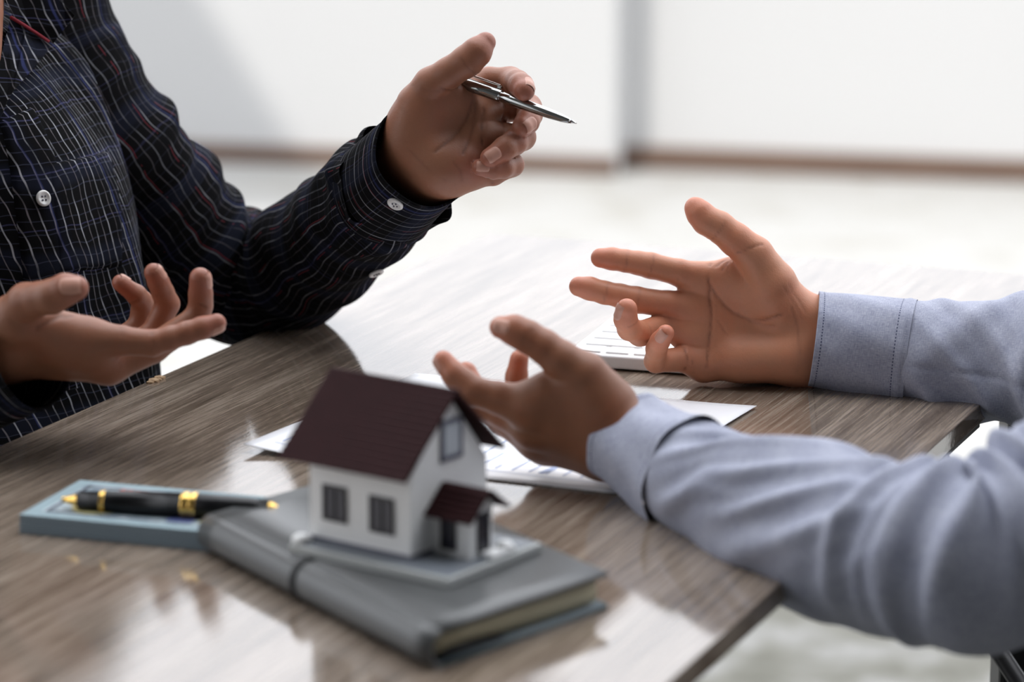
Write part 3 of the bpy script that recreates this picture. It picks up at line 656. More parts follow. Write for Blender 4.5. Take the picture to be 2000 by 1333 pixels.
# ------------------------------------------------------------------ shirts
def loft(name, T, cfun, s, n, mat, parent, nu=120, nv=120, cutv=None, disp=None, pr=True):
    K = catmull([(*cfun(z, d), a, b) for z, a, b, d in T], nv); th = np.linspace(0, 2*np.pi, nu+1)+math.pi; w = nu+1
    L = np.concatenate([[0], np.cumsum(np.linalg.norm(np.diff(K[:, :3], axis=0), axis=1))])
    def S(j, t, off=0.0):
        k = K[j]; ct, st = np.cos(t), np.sin(t); ex = .86
        return k[:3]+n*(np.sign(ct)*abs(ct)**ex*(k[4]+off))+s*(np.sign(st)*abs(st)**ex*(k[3]+off))
    V = []; uv = []
    for j in range(nv):
        for t in th:
            dd = disp(t, L[j]) if disp else 0
            V.append(S(j, t, dd)); uv.append(((t-2*math.pi)*.145, L[j]))
    f = []
    for j in range(nv-1):
        for i in range(nu):
            tm = (th[i]+th[i+1])/2-2*math.pi
            if cutv and cutv(tm*.145, L[j]): continue
            f.append((j*w+i, j*w+i+1, (j+1)*w+i+1, (j+1)*w+i))
    return mesh(name, V, f, mat, parent, True, uv), S, L, th, np.array(V).reshape(nv, w, 3)
def torso_disp(t, l): return .0030*math.sin(5*t+14*l)+.0022*math.sin(9*t-22*l+1)+.0025*math.sin(4*t+48*l)*math.sin(l*9)+.002*math.sin(3*t+30*l)*max(0, math.sin(l*5))+.0015*math.sin(13*t+9*l)
shirt_l, SL, LL_, thL, GL = loft('shirt', TORSO_L, cL, sL, nL, M['plaid'], left, cutv=lambda u, l: l > .506 and -1.0 < u/.145 < .35+(l-.508)*30, disp=torso_disp)
def find(x, y):
    q = proj(GL.reshape(-1, 3)); e = (q[:, 0]-x)**2+(q[:, 1]-y)**2+((q[:, 2] > 1.99)*1e6); i = int(np.argmin(e)); return divmod(i, GL.shape[1])
def patch(name, poly_px, off, mat, parent, nu=26, nv=30):
    """a sewn-on panel that follows the shirt: bilinear quad in image corners mapped to the loft's own grid"""
    (j0, i0), (j1, i1), (j2, i2), (j3, i3) = [find(*q) for q in poly_px]; V = []; uv = []
    for b in np.linspace(0, 1, nv):
        for a in np.linspace(0, 1, nu):
            jj = (j0*(1-a)+j1*a)*(1-b)+(j3*(1-a)+j2*a)*b; ii = (i0*(1-a)+i1*a)*(1-b)+(i3*(1-a)+i2*a)*b
            j = min(int(jj), GL.shape[0]-2); i = min(int(ii), GL.shape[1]-2); fj, fi = jj-j, ii-i
            p = (GL[j, i]*(1-fi)+GL[j, i+1]*fi)*(1-fj)+(GL[j+1, i]*(1-fi)+GL[j+1, i+1]*fi)*fj
            nrm = np.cross(GL[j, i+1]-GL[j, i], GL[j+1, i]-GL[j, i]); nrm /= np.linalg.norm(nrm)
            if nrm@FW > 0: nrm = -nrm
            e = min(a, 1-a, b, 1-b); V.append(p+nrm*off*(1 if e > 1e-6 else -.3)); t = thL[0]+ii*(thL[1]-thL[0]); uv.append(((t-2*math.pi)*.145+.004, np.interp(jj, range(len(LL_)), LL_)+.004))
    f = [(j*nu+i, j*nu+i+1, (j+1)*nu+i+1, (j+1)*nu+i) for j in range(nv-1) for i in range(nu-1)]
    return mesh(name, V, f, mat, parent, True, uv)
if 0:
    for q in ((5,60),(20,5),(0,110),(60,100),(130,100),(74,393)):
        j,i=find(*q); print('FIND',q,thL[i]-2*math.pi,LL_[j],proj(GL[j,i]))
patch('pocket', [(76, 316), (234, 284), (240, 530), (110, 545)], .0022, M['plaid'], shirt_l)
patch('placket', [(4, 232), (62, 205), (150, 760), (60, 780)], .0020, M['plaid'], shirt_l, 14, 40)
def button(name, c, nrm, r, parent):
    c = np.array(c); nrm = np.array(nrm)/np.linalg.norm(nrm)
    b = lathe(name, [(0, r*.8), (.25, r), (.7, r), (1, r*.86), (1.0, r*.66), (.8, r*.58), (.78, .0001)], c, c+nrm*.0022, M['button'], parent, 28)
    e1 = np.cross(nrm, [0, 0, 1.]); e1 /= np.linalg.norm(e1); e2 = np.cross(nrm, e1); bm = bmesh.new()
    for sx, sy in ((1, 1), (1, -1), (-1, 1), (-1, -1)):
        bmesh.ops.create_icosphere(bm, subdivisions=1, radius=r*.13, matrix=Matrix.Translation(c+nrm*.0019+(e1*sx+e2*sy)*r*.22))
    from_bm('button_thread', bm, M['thread'], b); return b
def surf(x, y):
    j, i = find(x, y); j = min(j, GL.shape[0]-2); i = min(i, GL.shape[1]-2); nrm = np.cross(GL[j, i+1]-GL[j, i], GL[j+1, i]-GL[j, i]); nrm /= np.linalg.norm(nrm)
    return GL[j, i], (-nrm if nrm@FW > 0 else nrm)
p_, n_ = surf(74, 393); button('button', p_+n_*.003, n_, .0052, shirt_l)
# collar leaf, lapel and its red trim
def on(x, y, lift=.008):
    p, n = surf(max(x, 2), max(y, 70)); D = proj(p)[2]; return at(x, y, D-lift)
def panel(name, rim_px, t, mat, parent, lift):
    P3 = [on(x, y, lift) for x, y in rim_px]; c = np.mean(P3, 0); me_v = P3+[p+FW*t for p in P3]; k = len(P3)
    f = [tuple(range(k)), tuple(range(2*k-1, k-1, -1))]+[(i, i+k, (i+1) % k+k, (i+1) % k) for i in range(k)]
    uv = [((p-c)@RT+.3*((p-c)@UP), (p-c)@UP) for p in me_v]
    return mesh(name, me_v, f, mat, parent, False, uv)
panel('collar', [(-30, -40), (30, -70), (70, -40), (125, 8), (146, 30), (128, 52), (112, 70), (103, 86), (80, 70), (52, 52), (25, 34), (14, 6)], .0025, M['plaid'], shirt_l, .016)
panel('lapel', [(20, 36), (52, 56), (98, 90), (80, 116), (52, 148), (26, 176), (14, 196), (4, 222), (-14, 250), (-30, 240), (-10, 170), (2, 110), (12, 70)], .0025, M['plaid'], shirt_l, .012)
rod('collar_trim', [on(x, y, .0185) for x, y in ((22, 34), (50, 51), (76, 68), (95, 81))], .0011, M['redtrim'], shirt_l)

def disp_upper_l(t, l, L):
    a = np.exp(-((l-.33*L)/.05)**2)                                     # hem creases above the elbow
    e = np.exp(-((l-.47*L)/.06)**2); c = np.exp(-((L-l)/.05)**2)
    return (.0030*wave(3*t+95*l, 2)+.0022*wave(2*t-70*l+1, 2)+.0055*a*wave(1*t+150*l, 2.2)*(np.cos(t-1.2) > -2)+.0060*e*wave(2*t+190*l+.6, 2)+.0042*c*wave(7*t+40*l, 2)+.003*c*wave(3*t-160*l, 2)-.003)
slv_l = tube('sleeve', ARM_L[::-1][0:1]+ARM_L[::-1][1:], M['plaid_sleeve'], shirt_l, 128, 240, lambda t, l, L: disp_upper_l(t, L-l, L))
CUFF_L = px((827, 307, 1.887, .0325), (808, 325, 1.900, .0333), (782, 349, 1.920, .0342), (752, 376, 1.946, .0356))
cuff_l = tube('cuff', CUFF_L, M['plaid_cuff'], shirt_l, 80, 60, lambda t, l, L: .0006*np.sin(5*t+40*l)+.0010*np.exp(-(l/.003)**2), .0016)
def on_cloth(o, x, y):
    bpy.context.view_layer.update(); mw = o.matrix_world.inverted(); a = mw @ Vector(CAM); d = (mw.to_3x3() @ Vector(at(x, y, 1)-CAM)).normalized()
    ok, p, n, _ = o.ray_cast(a, d); n = np.array(o.matrix_world.to_3x3() @ n); p = np.array(o.matrix_world @ p)
    return p, (n if n@FW < 0 else -n)
for ob_, bx, by in ((cuff_l, 773, 397), (slv_l, 734, 532)):
    p_, n_ = on_cloth(ob_, bx, by); button('button', p_-n_*.0002, n_, .0052, shirt_l)
# near sleeve and cuff of the left person
SLV_R = [(*(shRl+sL*.10+uz0*.03), .030), (*(shRl+sL*.04+uz0*.015), .050), (*shRl, .057), (*(shRl*.5+elRl*.5+np.array([-.03, 0, 0])), .052), (*(elRl+np.array([-.045, 0, -.01])), .05), (*elRl, .046), (*at(-140, 735, 1.793), .0385), (*at(-40, 715, 1.765), .035)]
tube('sleeve', SLV_R[::-1], M['plaid_sleeve'], shirt_l, 96, 120, lambda t, l, L: .003*wave(3*t+120*l, 2)+.002*wave(2*t-70*l, 2)-.002)
tube('cuff', px((62, 692, 1.741, .0315), (35, 700, 1.747, .0322), (0, 712, 1.754, .0331), (-50, 728, 1.770, .035)), M['plaid_cuff'], shirt_l, 80, 50, lambda t, l, L: .0009*np.sin(4*t+50*l)+.001*np.exp(-(l/.003)**2), .0016)

shirt_r, _, _, _, _ = loft('shirt', TORSO_R, lambda z, d: cR+uz*z+np.array([d, 0, 0]), sR, fR, M['chambray'], right, disp=torso_disp)
def disp_near(t, l, L):
    # long diagonal folds that climb across the forearm, deep creases where the elbow bends
    w = np.clip(l/.03, 0, 1); g = np.clip((l-.11)/.09, 0, 1); g = g*g*(3-2*g)
    wob = .5*np.sin(2*t+9*l)+.35*np.sin(23*l+1.3)
    md = .45+.55*np.sin(2*t-14*l+.8)
    fore = .0060*wave(2*t+52*l+wob, 3)+.0085*md*wave(5*t+105*l+1.1+1.5*wob, 2.4)+.0045*(1-md)*wave(8*t+150*l+2*wob, 2)
    elb = .0085*wave(.8*t+265*l+1.8*wob, 2)+.0040*wave(2*t+420*l+.7+wob, 2)+.0030*wave(3*t-70*l, 2)
    return w*(1-.8*np.clip(np.sin(t), 0, 1)**1.5)*((1-g)*(fore-.0078)+g*(elb-.0050))
tube('sleeve', ARM_N[1:], M['chambray'], shirt_r, 128, 260, disp_near)
tube('cuff', px((1221, 858, 1.68, .0262), (1262, 884, 1.668, .0280), (1310, 910, 1.653, .0308), (1352, 932, 1.638, .0335)), M['chambray_cuff'], shirt_r, 96, 60, lambda t, l, L: .0012*np.sin(3*t+70*l)+.0007*np.sin(7*t-40*l)+.0008*np.exp(-(l/.003)**2), .0016)
def disp_far(t, l, L):
    w = np.clip(l/.02, 0, 1); m = np.exp(-((l-.085)/.04)**2)
    return w*(.0040*wave(2*t-75*l+1.1, 2.6)+.0040*wave(4*t-160*l+2*np.sin(t), 2.6)*(.4+.6*np.sin(19*l+t)**2)+.0026*wave(3*t+95*l, 2)+m*.0095*wave(1*t-85*l+2.6, 4)+.003*np.exp(-((l-.2)/.06)**2)*wave(t-160*l, 2)-.003-.0011*np.exp(-((t-2*np.pi-.27)/.045)**2))
tube('sleeve', ARM_F[2:], M['chambray'], shirt_r, 128, 200, disp_far)
tube('cuff', px((1588, 665, 1.93, .0297), (1645, 672, 1.929, .0320), (1700, 680, 1.925, .0330), (1779, 690, 1.92, .0338)), M['chambray_cuff'], shirt_r, 96, 70, lambda t, l, L: .0006*np.sin(3*t+60*l)+.0004*np.sin(8*t-90*l)+.0007*np.exp(-(l/.003)**2)+.0007*np.exp(-((l-.0575)/.002)**2), .0016)

# collars that stand around the necks
for par, T_, cf, s_, n_, mt_ in ((shirt_l, [(.955, .118, .086, -.038), (.985, .088, .072, -.045), (1.02, .069, .068, -.046)], cL, sL, nL, M['plaid']), (shirt_r, [(.975, .125, .088, -.02), (1.005, .088, .074, -.028), (1.045, .070, .069, -.036)], lambda z, d: cR+uz*z+np.array([d, 0, 0]), sR, fR, M['chambray'])):
    loft('collar', T_, cf, s_, n_, mt_, par, 80, 16, cutv=lambda u, l: abs(u/.145) < .75-l*3)
# trousers, shoes and hair of both people (mostly below the desk or above the frame)
def sdf_part(name, prims, mat, parent, h=.010):
    def sdf(p):
        d = np.full(len(p), 1e3)
        for a, b, ra, rb in prims: d = smin(d, seg_d(p, np.array(a), np.array(b), ra, rb), .03)
        return d
    pts = np.array([q for a, b, _, _ in prims for q in (a, b)]); rm = max(max(p[2:]) for p in prims)
    v, F = polygonise(sdf, pts.min(0)-rm-.02, pts.max(0)+rm+.02, h); return mesh(name, v, F, mat, parent, True)
for who, c, f, s, hc in ((left, cL(0, .04), nL, sL, hcL), (right, cR+np.array([.06, 0, 0]), fR, sR, hcR)):
    tr = []; sh = []
    for sg in (-1, 1):
        hip = c+s*.09*sg+uz*.46; kn = hip+f*(.28 if who is left else .15)+uz*.01+s*.05*sg; an = kn*np.array([1, 1, 0])+uz*.10-f*.06
        tr += [(hip, kn, .085, .066), (kn, an, .064, .055)]; sdf_part('shoe', [(an-f*.03-uz*.055, an+f*.14-uz*.062, .042, .036)], M['black_lacquer'], who, .008)
    tr += [(c-s*.07+uz*.52, c+s*.07+uz*.52, .11, .11)]
    sdf_part('trousers', tr, M['black_cloth'], who); pass
    for sg in (-1, 1):
        ec = hc+f*.074+s*.033*sg+uz*.004; bm = bmesh.new(); bmesh.ops.create_uvsphere(bm, u_segments=20, v_segments=12, radius=.0125, matrix=Matrix.Translation(Vector(ec))); ey = from_bm('eye', bm, M['white_plastic'], who, True)
        bm = bmesh.new(); bmesh.ops.create_uvsphere(bm, u_segments=16, v_segments=10, radius=.0062, matrix=Matrix.Translation(Vector(ec+f*.0082))); from_bm('iris', bm, M['hair'], ey, True)
        rod('eyebrow', [ec+uz*.020-s*.018*sg+f*.010, ec+uz*.0245+f*.012, ec+uz*.019+s*.020*sg+f*.002], .0038, M['hair'], who)
    sdf_part('hair', [(hc+uz*.055-f*.03, hc+uz*.068+f*.02, .076, .068), (hc-f*.055, hc-f*.05+uz*.04, .055, .066)], M['hair'], who)

# ------------------------------------------------------------------ silver pen in the raised hand
tipS, endS = at(1126, 241, 1.842), at(852, 143, 1.893)
pen = empty('ballpoint_pen', tipS); tag(pen, 'polished silver ballpoint pen between thumb and fingers of the raised hand', 'pen')
dS = (endS-tipS); lS = np.linalg.norm(dS); uS = dS/lS
lathe('barrel', [(.030, .0011), (.05, .0017), (.10, .0024), (.18, .0030), (.30, .0033), (.44, .0034), (.52, .0034), (.525, .0031), (.53, .0031)], tipS, endS, M['silver'], pen)
lathe('cap', [(.53, .0034), (.535, .0038), (.70, .0039), (.96, .0038), (.985, .0030), (1.0, .0022)], tipS, endS, M['silver'], pen)
lathe('writing_tip', [(0, .0003), (.012, .0006), (.022, .0009), (.031, .0012)], tipS, endS, M['silver_light'], pen)
cu = UP*.93+RT*.36; cu = cu-uS*(cu@uS); cu /= np.linalg.norm(cu); cs = np.cross(uS, cu)
def clipM(q): return tipS+uS*q[1]*lS+cu*q[2]+cs*q[0]
bm = bmesh.new(); add_hexa(bm, boxpts(-.0013, .0013, .555, .97, .0054, .0066, clipM), .0004, 2); add_hexa(bm, boxpts(-.0013, .0013, .935, .97, .003, .0058, clipM), .0003, 2)
add_hexa(bm, boxpts(-.0013, .0013, .545, .575, .0040, .0060, clipM), .0005, 2); from_bm('clip', bm, M['silver_light'], pen)

# ------------------------------------------------------------------ keyboard
kA, kB = pl(1105, 718), pl(1368, 737); kx = (kB-kA)/np.linalg.norm(kB-kA); ky = np.array([-kx[1], kx[0], 0])
kb = empty('keyboard', kA); tag(kb, 'slim white computer keyboard lying at the far end of the desk', 'keyboard')
KM = lambda q: kA+kx*q[0]+ky*q[1]+np.array([0, 0, q[2]])
bm = bmesh.new(); KW, KD = .285, .118
add_hexa(bm, [KM(q) for q in ((0, 0, .0012), (KW, 0, .0012), (KW, KD, .0012), (0, KD, .0012), (0, 0, .0098), (KW, 0, .0098), (KW, KD, .0115), (0, KD, .0115))], .0016, 3)
from_bm('case', bm, M['white_plastic'], kb)
for fx in (.02, KW-.02):
    for fy in (.015, KD-.015): box('foot', fx-.006, fx+.006, fy-.003, fy+.003, .0001, .0014, M['elastic'], kb, KM)
rows = [[1, 1, 1, 1.25, 5.3, 1.25, 1, 1, 1.2], [2.25]+[1]*10+[1.75], [1.75]+[1]*11+[1.25], [1.5]+[1]*11+[1.5], [1]*13+[1], [1.03]*13+[.6]]
for r, row in enumerate(rows):
    x = .0062; y = .005+r*.0187
    for w in row:
        ww = w*.0187; z = .0100+r*.0187*.0145-.0012
        if x+ww > KW: break
        bm = bmesh.new(); add_hexa(bm, boxpts(x, x+ww-.0032, y, y+.0155, z-.0004, z+.0024, KM), .0007, 2); from_bm('key', bm, M['white_plastic'], kb); x += ww

# ------------------------------------------------------------------ sheet of paper
pc = [pl(475, 883, .0006), pl(1200, 965, .0006), pl(1478, 797, .0006)]; pc.append(pc[0]+pc[2]-pc[1])
def PM(a, b, z=0): return pc[0]*(1-a)*(1-b)+pc[1]*a*(1-b)+pc[2]*a*b+pc[3]*(1-a)*b+np.array([0, 0, z])
n = 30; V = []; F = []
def curl(a, b): return .0042*max(0, 1-a/.28)**2*max(0, 1-b/.8)+.0012*max(0, (a-.75)/.25)**2*b+.0006*math.sin(a*5)*math.sin(b*4)**2+.0002
for t in (.00025, 0):
    for j in range(n+1):
        for i in range(n+1): V.append(PM(i/n, j/n, curl(i/n, j/n)+t))
w = n+1; o = w*w
for j in range(n):
    for i in range(n): F += [(j*w+i, j*w+i+1, (j+1)*w+i+1, (j+1)*w+i), (o+j*w+i, o+(j+1)*w+i, o+(j+1)*w+i+1, o+j*w+i+1)]
for i in range(n): F += [(i, o+i, o+i+1, i+1), (n*w+i, n*w+i+1, o+n*w+i+1, o+n*w+i), (i*w, (i+1)*w, o+(i+1)*w, o+i*w), (i*w+n, o+i*w+n, o+(i+1)*w+n, (i+1)*w+n)]
paper = mesh('printed_sheet', V, F, M['paper'], None, True); tag(paper, 'white printed sheet of paper lying under the hand and behind the model house', 'paper')
def strip(bm, a0, b0, a1, b1, wd_):
    """a flat printed bar from (a0,b0) to (a1,b1) on the sheet"""
    A = PM(a0, b0); B = PM(a1, b1); d = (B-A)/np.linalg.norm(B-A); s = np.array([-d[1], d[0], 0])*wd_/2; ks = 8; lo = []; hi = []
    for k in range(ks+1):
        a = a0+(a1-a0)*k/ks; b = b0+(b1-b0)*k/ks; c = PM(a, b, curl(a, b)+.00042); lo.append(bm.verts.new(c-s)); hi.append(bm.verts.new(c+s))
    for k in range(ks): bm.faces.new((lo[k], lo[k+1], hi[k+1], hi[k]))
bm = bmesh.new()
for a in np.arange(.06, .97, .045): strip(bm, a, .10, a, .10+.34*(.55+.45*math.sin(a*37)), .0012)
strip(bm, .765, .10, .80, .42, .0034); strip(bm, .05, .075, .95, .075, .0007)
for b in (.55, .59, .63, .82): strip(bm, .72, b, .90, b, .0011)
tag(from_bm('printed_chart', bm, M['ink'], paper), kind='stuff')
bm = bmesh.new(); strip(bm, .955, .55, .955, .80, .0010)
for b in (.20, .24, .28): strip(bm, .04, b, .16, b, .0013)
tag(from_bm('printed_text', bm, M['ink_dark'], paper), kind='stuff')

# ------------------------------------------------------------------ notebook
nF, nL_, nR = pl(844, 1314), pl(393, 1077), pl(1186, 1190)
nb = empty('notebook', nF); tag(nb, 'grey leather notebook with elastic band under the model house', 'notebook')
au, av = nL_-nF, nR-nF; lu, lv = np.linalg.norm(au), np.linalg.norm(av)
def NM(a, b, z): return nF+au*a+av*b+np.array([0, 0, z])
NT_ = .0185
def cover_z(b): return NT_-.0012*max(0, .25-b)/.25
def section(name, prof, a0, a1, mat, parent, na=14, wob=None):
    """extrude a closed (b, z) profile along the spine direction"""
    V = []; F = []; k = len(prof)
    for i in range(na+1):
        a = a0+(a1-a0)*i/na
        for b, z in prof: V.append(NM(a, b, z+(wob(a, b) if wob else 0)))
    for i in range(na):
        for j in range(k): F.append((i*k+j, i*k+(j+1) % k, (i+1)*k+(j+1) % k, (i+1)*k+j))
    F += [tuple(range(k))[::-1], tuple(range(na*k, (na+1)*k))]
    o = mesh(name, V, F, mat, parent, True); return o
arc_o = [(.055-.075*math.sin(t), NT_/2+NT_/2*math.cos(t)) for t in np.linspace(0, math.pi, 15)]
arc_i = [(.055-.050*math.sin(t), NT_/2+(NT_/2-.0022)*math.cos(t)) for t in np.linspace(math.pi, 0, 15)]
section('spine', arc_o+arc_i, 0, 1, M['leather'], nb)
section('front_cover', [(.05, NT_), (.3, NT_+.0002), (1.0, NT_), (1.006, NT_-.0011), (1.0, NT_-.0022), (.05, NT_-.0022)], 0, 1, M['leather'], nb)
section('back_cover', [(.05, .0024), (1.0, .0024), (1.006, .0012), (1.0, .0001), (.05, .0001)], 0, 1, M['leather_teal'], nb)
zt = NT_-.0023
section('page_block', [(.045, zt)]+[(b, zt) for b in (.2, .5, .965)]+[(.965, .0040), (.7, .0036), (.45, .0050), (.25, .0072), (.12, .0076), (.045, .0060)], .02, .985, M['pages'], nb)
for k in range(3):
    section('ribbon_edge', [(.05, .0027+k*.0009), (.42-.08*k, .0026+k*.0007), (.42-.08*k, .0031+k*.0007), (.05, .0033+k*.0009)], .012, .99, M['elastic'], nb, 4)
ea = .56; ew = .0045/lu
band = [(b, NT_+.0007) for b in np.linspace(1.008, .055, 10)]+[(.055-.082*math.sin(t), NT_/2+(NT_/2+.0007)*math.cos(t)) for t in np.linspace(.2, math.pi, 14)]
inn = [(b, z-.0007 if z > NT_/2 else z+.0007) for b, z in band]; inn = [(b+.004 if i > 9 else b, z) for i, (b, z) in enumerate(inn)]
section('elastic_band', band+inn[::-1], ea-ew/2, ea+ew/2, M['elastic'], nb, 3)

# ------------------------------------------------------------------ model house
ZB = TZ+NT_+.0003; hO = np.array([-0.02970547, 1.38863991, 0]); hth = 2.50669835
hu = np.array([math.cos(hth), math.sin(hth), 0]); hv = -np.array([-math.sin(hth), math.cos(hth), 0])
def HM(q): return hO+hu*q[0]+hv*q[1]+np.array([0, 0, ZB+q[2]])
house = empty('model_house', HM((.05, .037, 0))); tag(house, 'small white model house with a maroon roof standing on the notebook', 'model house')
hb = lambda n, u0, u1, v0, v1, z0, z1, m, par=house, bev=0: box(n, u0, u1, v0, v1, z0, z1, m, par, HM, bev)
hb('base_plate', 0, .099, 0, .0751, 0, .0046, M['plate_edge'], house, .0006)
hb('ground_sheet', .0022, .0968, .0022, .0729, .0046, .0051, M['plate_grey'])
z0 = .0051
u0, u1, v0, v1, ze, vm, zr = .0328, .0955, .0125, .0735, .0445, .0430, .0815
bm = bmesh.new()
ring = [(v0, z0), (v1, z0), (v1, ze), (vm, zr-.001), (v0, ze)]
A = [bm.verts.new(HM((u0, v, z))) for v, z in ring]; B = [bm.verts.new(HM((u1, v, z))) for v, z in ring]
bm.faces.new(A); bm.faces.new(B[::-1])
for i in range(5): bm.faces.new((A[i], B[i], B[(i+1) % 5], A[(i+1) % 5]))
from_bm('house_walls', bm, M['house_white'], house)
hb('wall_plinth', u0-.0006, u1+.0006, v0-.0006, v1+.0006, z0, z0+.0018, M['win_frame_grey'])
def roof_slope(name, ua, ub, va, za, vb, zb, t, rows, mat, par):
    """one roof slope with overlapping horizontal courses: eave (va, za) to ridge (vb, zb)"""
    d = np.array([vb-va, zb-za]); Ld = np.linalg.norm(d); d /= Ld; nn = np.array([-d[1], d[0]]); nn = nn if nn[1] > 0 else -nn
    prof = []
    for r in range(rows):
        s0, s1 = Ld*r/rows, Ld*(r+1)/rows
        prof += [np.array([va, za])+d*s0+nn*(t+.0009), np.array([va, za])+d*s1+nn*(t-.0002)]
    prof += [np.array([vb, zb]), np.array([va, za])]
    k = len(prof); V = [HM((ua, p[0], p[1])) for p in prof]+[HM((ub, p[0], p[1])) for p in prof]
    bm = bmesh.new(); vs = [bm.verts.new(p) for p in V]; bm.faces.new(vs[:k]); bm.faces.new(vs[k:][::-1])
    for i in range(k): bm.faces.new((vs[i], vs[(i+1) % k], vs[k+(i+1) % k], vs[k+i]))
    return from_bm(name, bm, mat, par)
roof_slope('roof_slope', .0275, .1065, .0025, .0462, vm, .0822, .0014, 14, M['roof'], house)
roof_slope('roof_slope', .0275, .1065, .0815, .0462, vm, .0822, .0014, 14, M['roof'], house)
hb('roof_ridge', .0272, .1068, vm-.0016, vm+.0016, .0826, .0844, M['roof'], house, .0006)
def window(u_0, u_1, z_0, z_1, face, fm, gm, name='window', mull=True, fr=.0016):
    """face: ('v', v) on a wall looking along -v, or ('u', u) on a wall looking along -u"""
    ax, c = face
    mk = (lambda a0, a1, d0, d1, zz0, zz1: (a0, a1, c+d0, c+d1, zz0, zz1)) if ax == 'v' else (lambda a0, a1, d0, d1, zz0, zz1: (c+d0, c+d1, a0, a1, zz0, zz1))
    bm = bmesh.new()
    bars = [(u_0, u_0+fr, z_0, z_1), (u_1-fr, u_1, z_0, z_1), (u_0, u_1, z_0, z_0+fr), (u_0, u_1, z_1-fr, z_1)]
    if mull: bars.append(((u_0+u_1)/2-.0004, (u_0+u_1)/2+.0004, z_0, z_1))
    for a0, a1, b0, b1 in bars: add_hexa(bm, boxpts(*mk(a0, a1, -.0011, .0002, b0, b1), HM))
    w_ = from_bm(name, bm, fm, house); hb('pane', *mk(u_0+fr*.8, u_1-fr*.8, -.0004, .0002, z_0+fr*.8, z_1-fr*.8), gm, w_); return w_
window(.0721, .0870, .0165, .0345, ('v', v0), M['win_frame'], M['glass_dark'])
window(.0428, .0577, .0155, .0337, ('v', v0), M['win_frame'], M['glass_dark'])
gw = window(.0360, .0530, .0485, .0690, ('u', u0), M['win_frame_grey'], M['glass_pale'], mull=False, fr=.0024)
hb('window_slab', u0-.0009, u0, .0385, .0505, .051, .0665, M['glass_pale'], gw)
# porch
pu0, pu1, pv0, pv1 = .0098, u0, .0300, .0475; pm = .0388
bm = bmesh.new(); ring = [(pv0, z0), (pv1, z0), (pv1, .0295), (pm, .0365), (pv0, .0295)]
A = [bm.verts.new(HM((pu0, v, z))) for v, z in ring]; B = [bm.verts.new(HM((pu1, v, z))) for v, z in ring]
bm.faces.new(A); bm.faces.new(B[::-1])
for i in range(5): bm.faces.new((A[i], B[i], B[(i+1) % 5], A[(i+1) % 5]))
from_bm('porch_walls', bm, M['house_white'], house)
roof_slope('porch_roof', .0045, u0, .0238, .0243, pm, .0378, .0012, 6, M['roof'], house)
roof_slope('porch_roof', .0045, u0, .0545, .0262, pm, .0378, .0012, 6, M['roof'], house)
window(.0185, .0275, .0080, .0265, ('v', pv0), M['win_frame'], M['glass_dark'], mull=False)
window(.0350, .0440, .0075, .0265, ('u', pu0), M['win_frame'], M['glass_dark'], 'door', mull=False)
hb('doorstep', .0015, .0092, .0360, .0560, z0, z0+.0022, M['house_white'], house, .0006)
bm = bmesh.new(); bmesh.ops.create_icosphere(bm, subdivisions=3, radius=.0042, matrix=Matrix.Translation(Vector(HM((.006, .052, z0+.002)))) @ Matrix.Diagonal((1.1, 1.1, .8, 1))); from_bm('white_lump', bm, M['house_white'], house, True)
bm = bmesh.new(); bmesh.ops.create_icosphere(bm, subdivisions=3, radius=.0042, matrix=Matrix.Translation(Vector(HM((.0955, .006, z0+.001)))) @ Matrix.Diagonal((1.2, 1.2, .7, 1))); from_bm('white_lump', bm, M['house_white'], house, True)  # plain white lump at the plate's left corner

# ------------------------------------------------------------------ banknotes and fountain pen
bO = np.array([-0.25735741, 1.54635661, TZ]); bth = -.31479292; bu = np.array([math.cos(bth), math.sin(bth), 0]); bv = np.array([-bu[1], bu[0], 0])
BM_ = lambda q: bO+bu*q[0]+bv*q[1]+np.array([0, 0, q[2]])
bl = empty('banknote_bundle', BM_((.08, .036, 0))); tag(bl, 'bundle of blue-green banknotes on the desk beneath the black pen', 'money')
BL, BW, BH = .140, .0721, .0099
bm = bmesh.new(); NB = 16
for k in range(NB):
    j = random.uniform(-.0005, .0005); j2 = random.uniform(-.0005, .0005); z = BH*k/NB
    add_hexa(bm, boxpts(j, BL+j, j2, BW+j2, z+.00003, z+BH/NB-.00003, BM_))
tag(from_bm('note_stack', bm, M['bill_edge'], bl), kind='stuff')
tn = box('top_note', 0, BL, 0, BW, BH, BH+.0003, M['bill_rim'], bl, BM_)
def bflat(name, u0, u1, v0, v1, m, lift=.00045): return box(name, u0, u1, v0, v1, BH+.0002, BH+lift, m, tn, BM_)
bflat('printed_field', .008, BL-.008, .007, BW-.007, M['bill_top'])
bflat('printed_border', .010, .0125, .010, BW-.010, M['bill_dark'], .0005); bflat('printed_border', .010, .075, .0095, .0118, M['bill_dark'], .0005); bflat('printed_border', .010, BL-.01, BW-.0125, BW-.010, M['bill_dark'], .0005)
bm = bmesh.new(); bmesh.ops.create_cone(bm, cap_ends=True, segments=28, radius1=.0125, radius2=.0125, depth=.0003, matrix=Matrix.Translation(Vector(BM_((.035, .024, BH+.0005)))) @ Matrix.Diagonal((1.2, 1.0, 1, 1))); from_bm('yellow_seal', bm, M['bill_yellow'], tn)
for i in range(9): bflat('red_numeral', .030+i*.0042, .0330+i*.0042, .0545+.001*(i % 2), .0615, M['bill_red'], .0006)
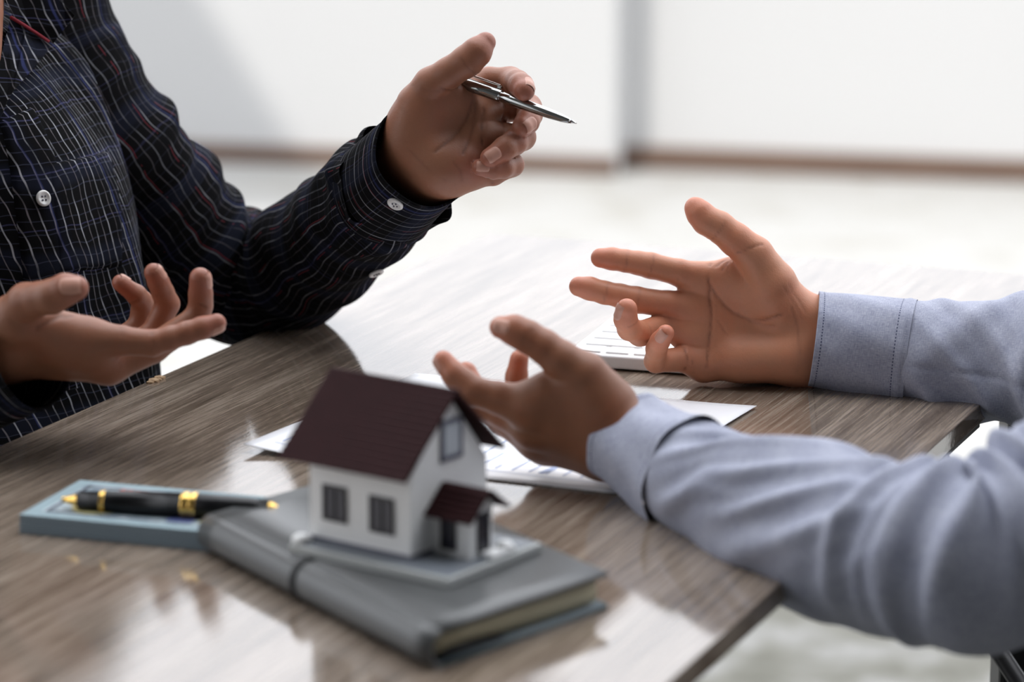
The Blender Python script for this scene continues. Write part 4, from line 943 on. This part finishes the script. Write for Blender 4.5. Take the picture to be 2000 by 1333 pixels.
for a, b, c, d, m in ((.078, .092, .012, .030, 'bill_blue'), (.095, .118, .014, .034, 'bill_yellow'), (.12, .14, .012, .05, 'bill_dark'), (.062, .074, .03, .058, 'bill_blue')): bflat('printed_ornament', a, b, c, d, M[m], .0006)
fA = pl(122, 978, BH+.0045); fB = pl(545, 997, BH+.0068)
fp = empty('fountain_pen', fA); tag(fp, 'black lacquer pen with gold trim lying across the banknotes', 'pen')
fA = fA+np.array([0, 0, .0005]); lf = lambda n, pr, m: lathe(n, pr, fA, fB, M[m], fp)
lf('gold_tip', [(0, .0011), (.02, .0019), (.07, .0036), (.078, .0042)], 'gold'); lf('grip', [(.078, .0044), (.085, .0050), (.185, .0055)], 'black_lacquer'); lf('grip_ring', [(.185, .0058), (.19, .0060), (.203, .0060), (.208, .0058)], 'gold')
lf('barrel', [(.208, .0060), (.35, .0066), (.562, .0068)], 'black_lacquer'); lf('centre_band', [(.562, .0069), (.566, .0073), (.585, .0073), (.59, .0070), (.60, .0070), (.605, .0073), (.628, .0073), (.632, .0069)], 'gold')
lf('cap', [(.632, .0067), (.75, .0066), (.88, .0060), (.958, .0046)], 'black_lacquer'); lf('cap_finial', [(.958, .0040), (.975, .0038), (.99, .0026), (1.0, .0012)], 'gold')

# ------------------------------------------------------------------ chair of the right person
q0 = pl(1953, 1333, -TZ); cx0 = at(1953, 1290, 1.98); c0 = np.array([cx0[0], cx0[1], 0])
ch = empty('chair', c0); tag(ch, 'black chair with square posts at the right edge, under the blue-sleeved arm', 'chair')
CM = lambda q: c0+np.array([q[0], q[1], q[2]])
for x in (0, .42):
    for y in (-.44, 0): box('leg', x, x+.04, y-.04 if y < 0 else y, y if y < 0 else y+.04, 0, .735 if x == 0 else .92, M['black'], ch, CM, .003)
for y in (-.48, 0): box('armrest', .0, .46, y, y+.04, .735, .755, M['black'], ch, CM, .004)
box('seat', -.005, .46, -.46, .02, .40, .44, M['black_cloth'], ch, CM, .012, 3); box('backrest', .42, .455, -.44, 0, .58, .92, M['black_cloth'], ch, CM, .012, 3)
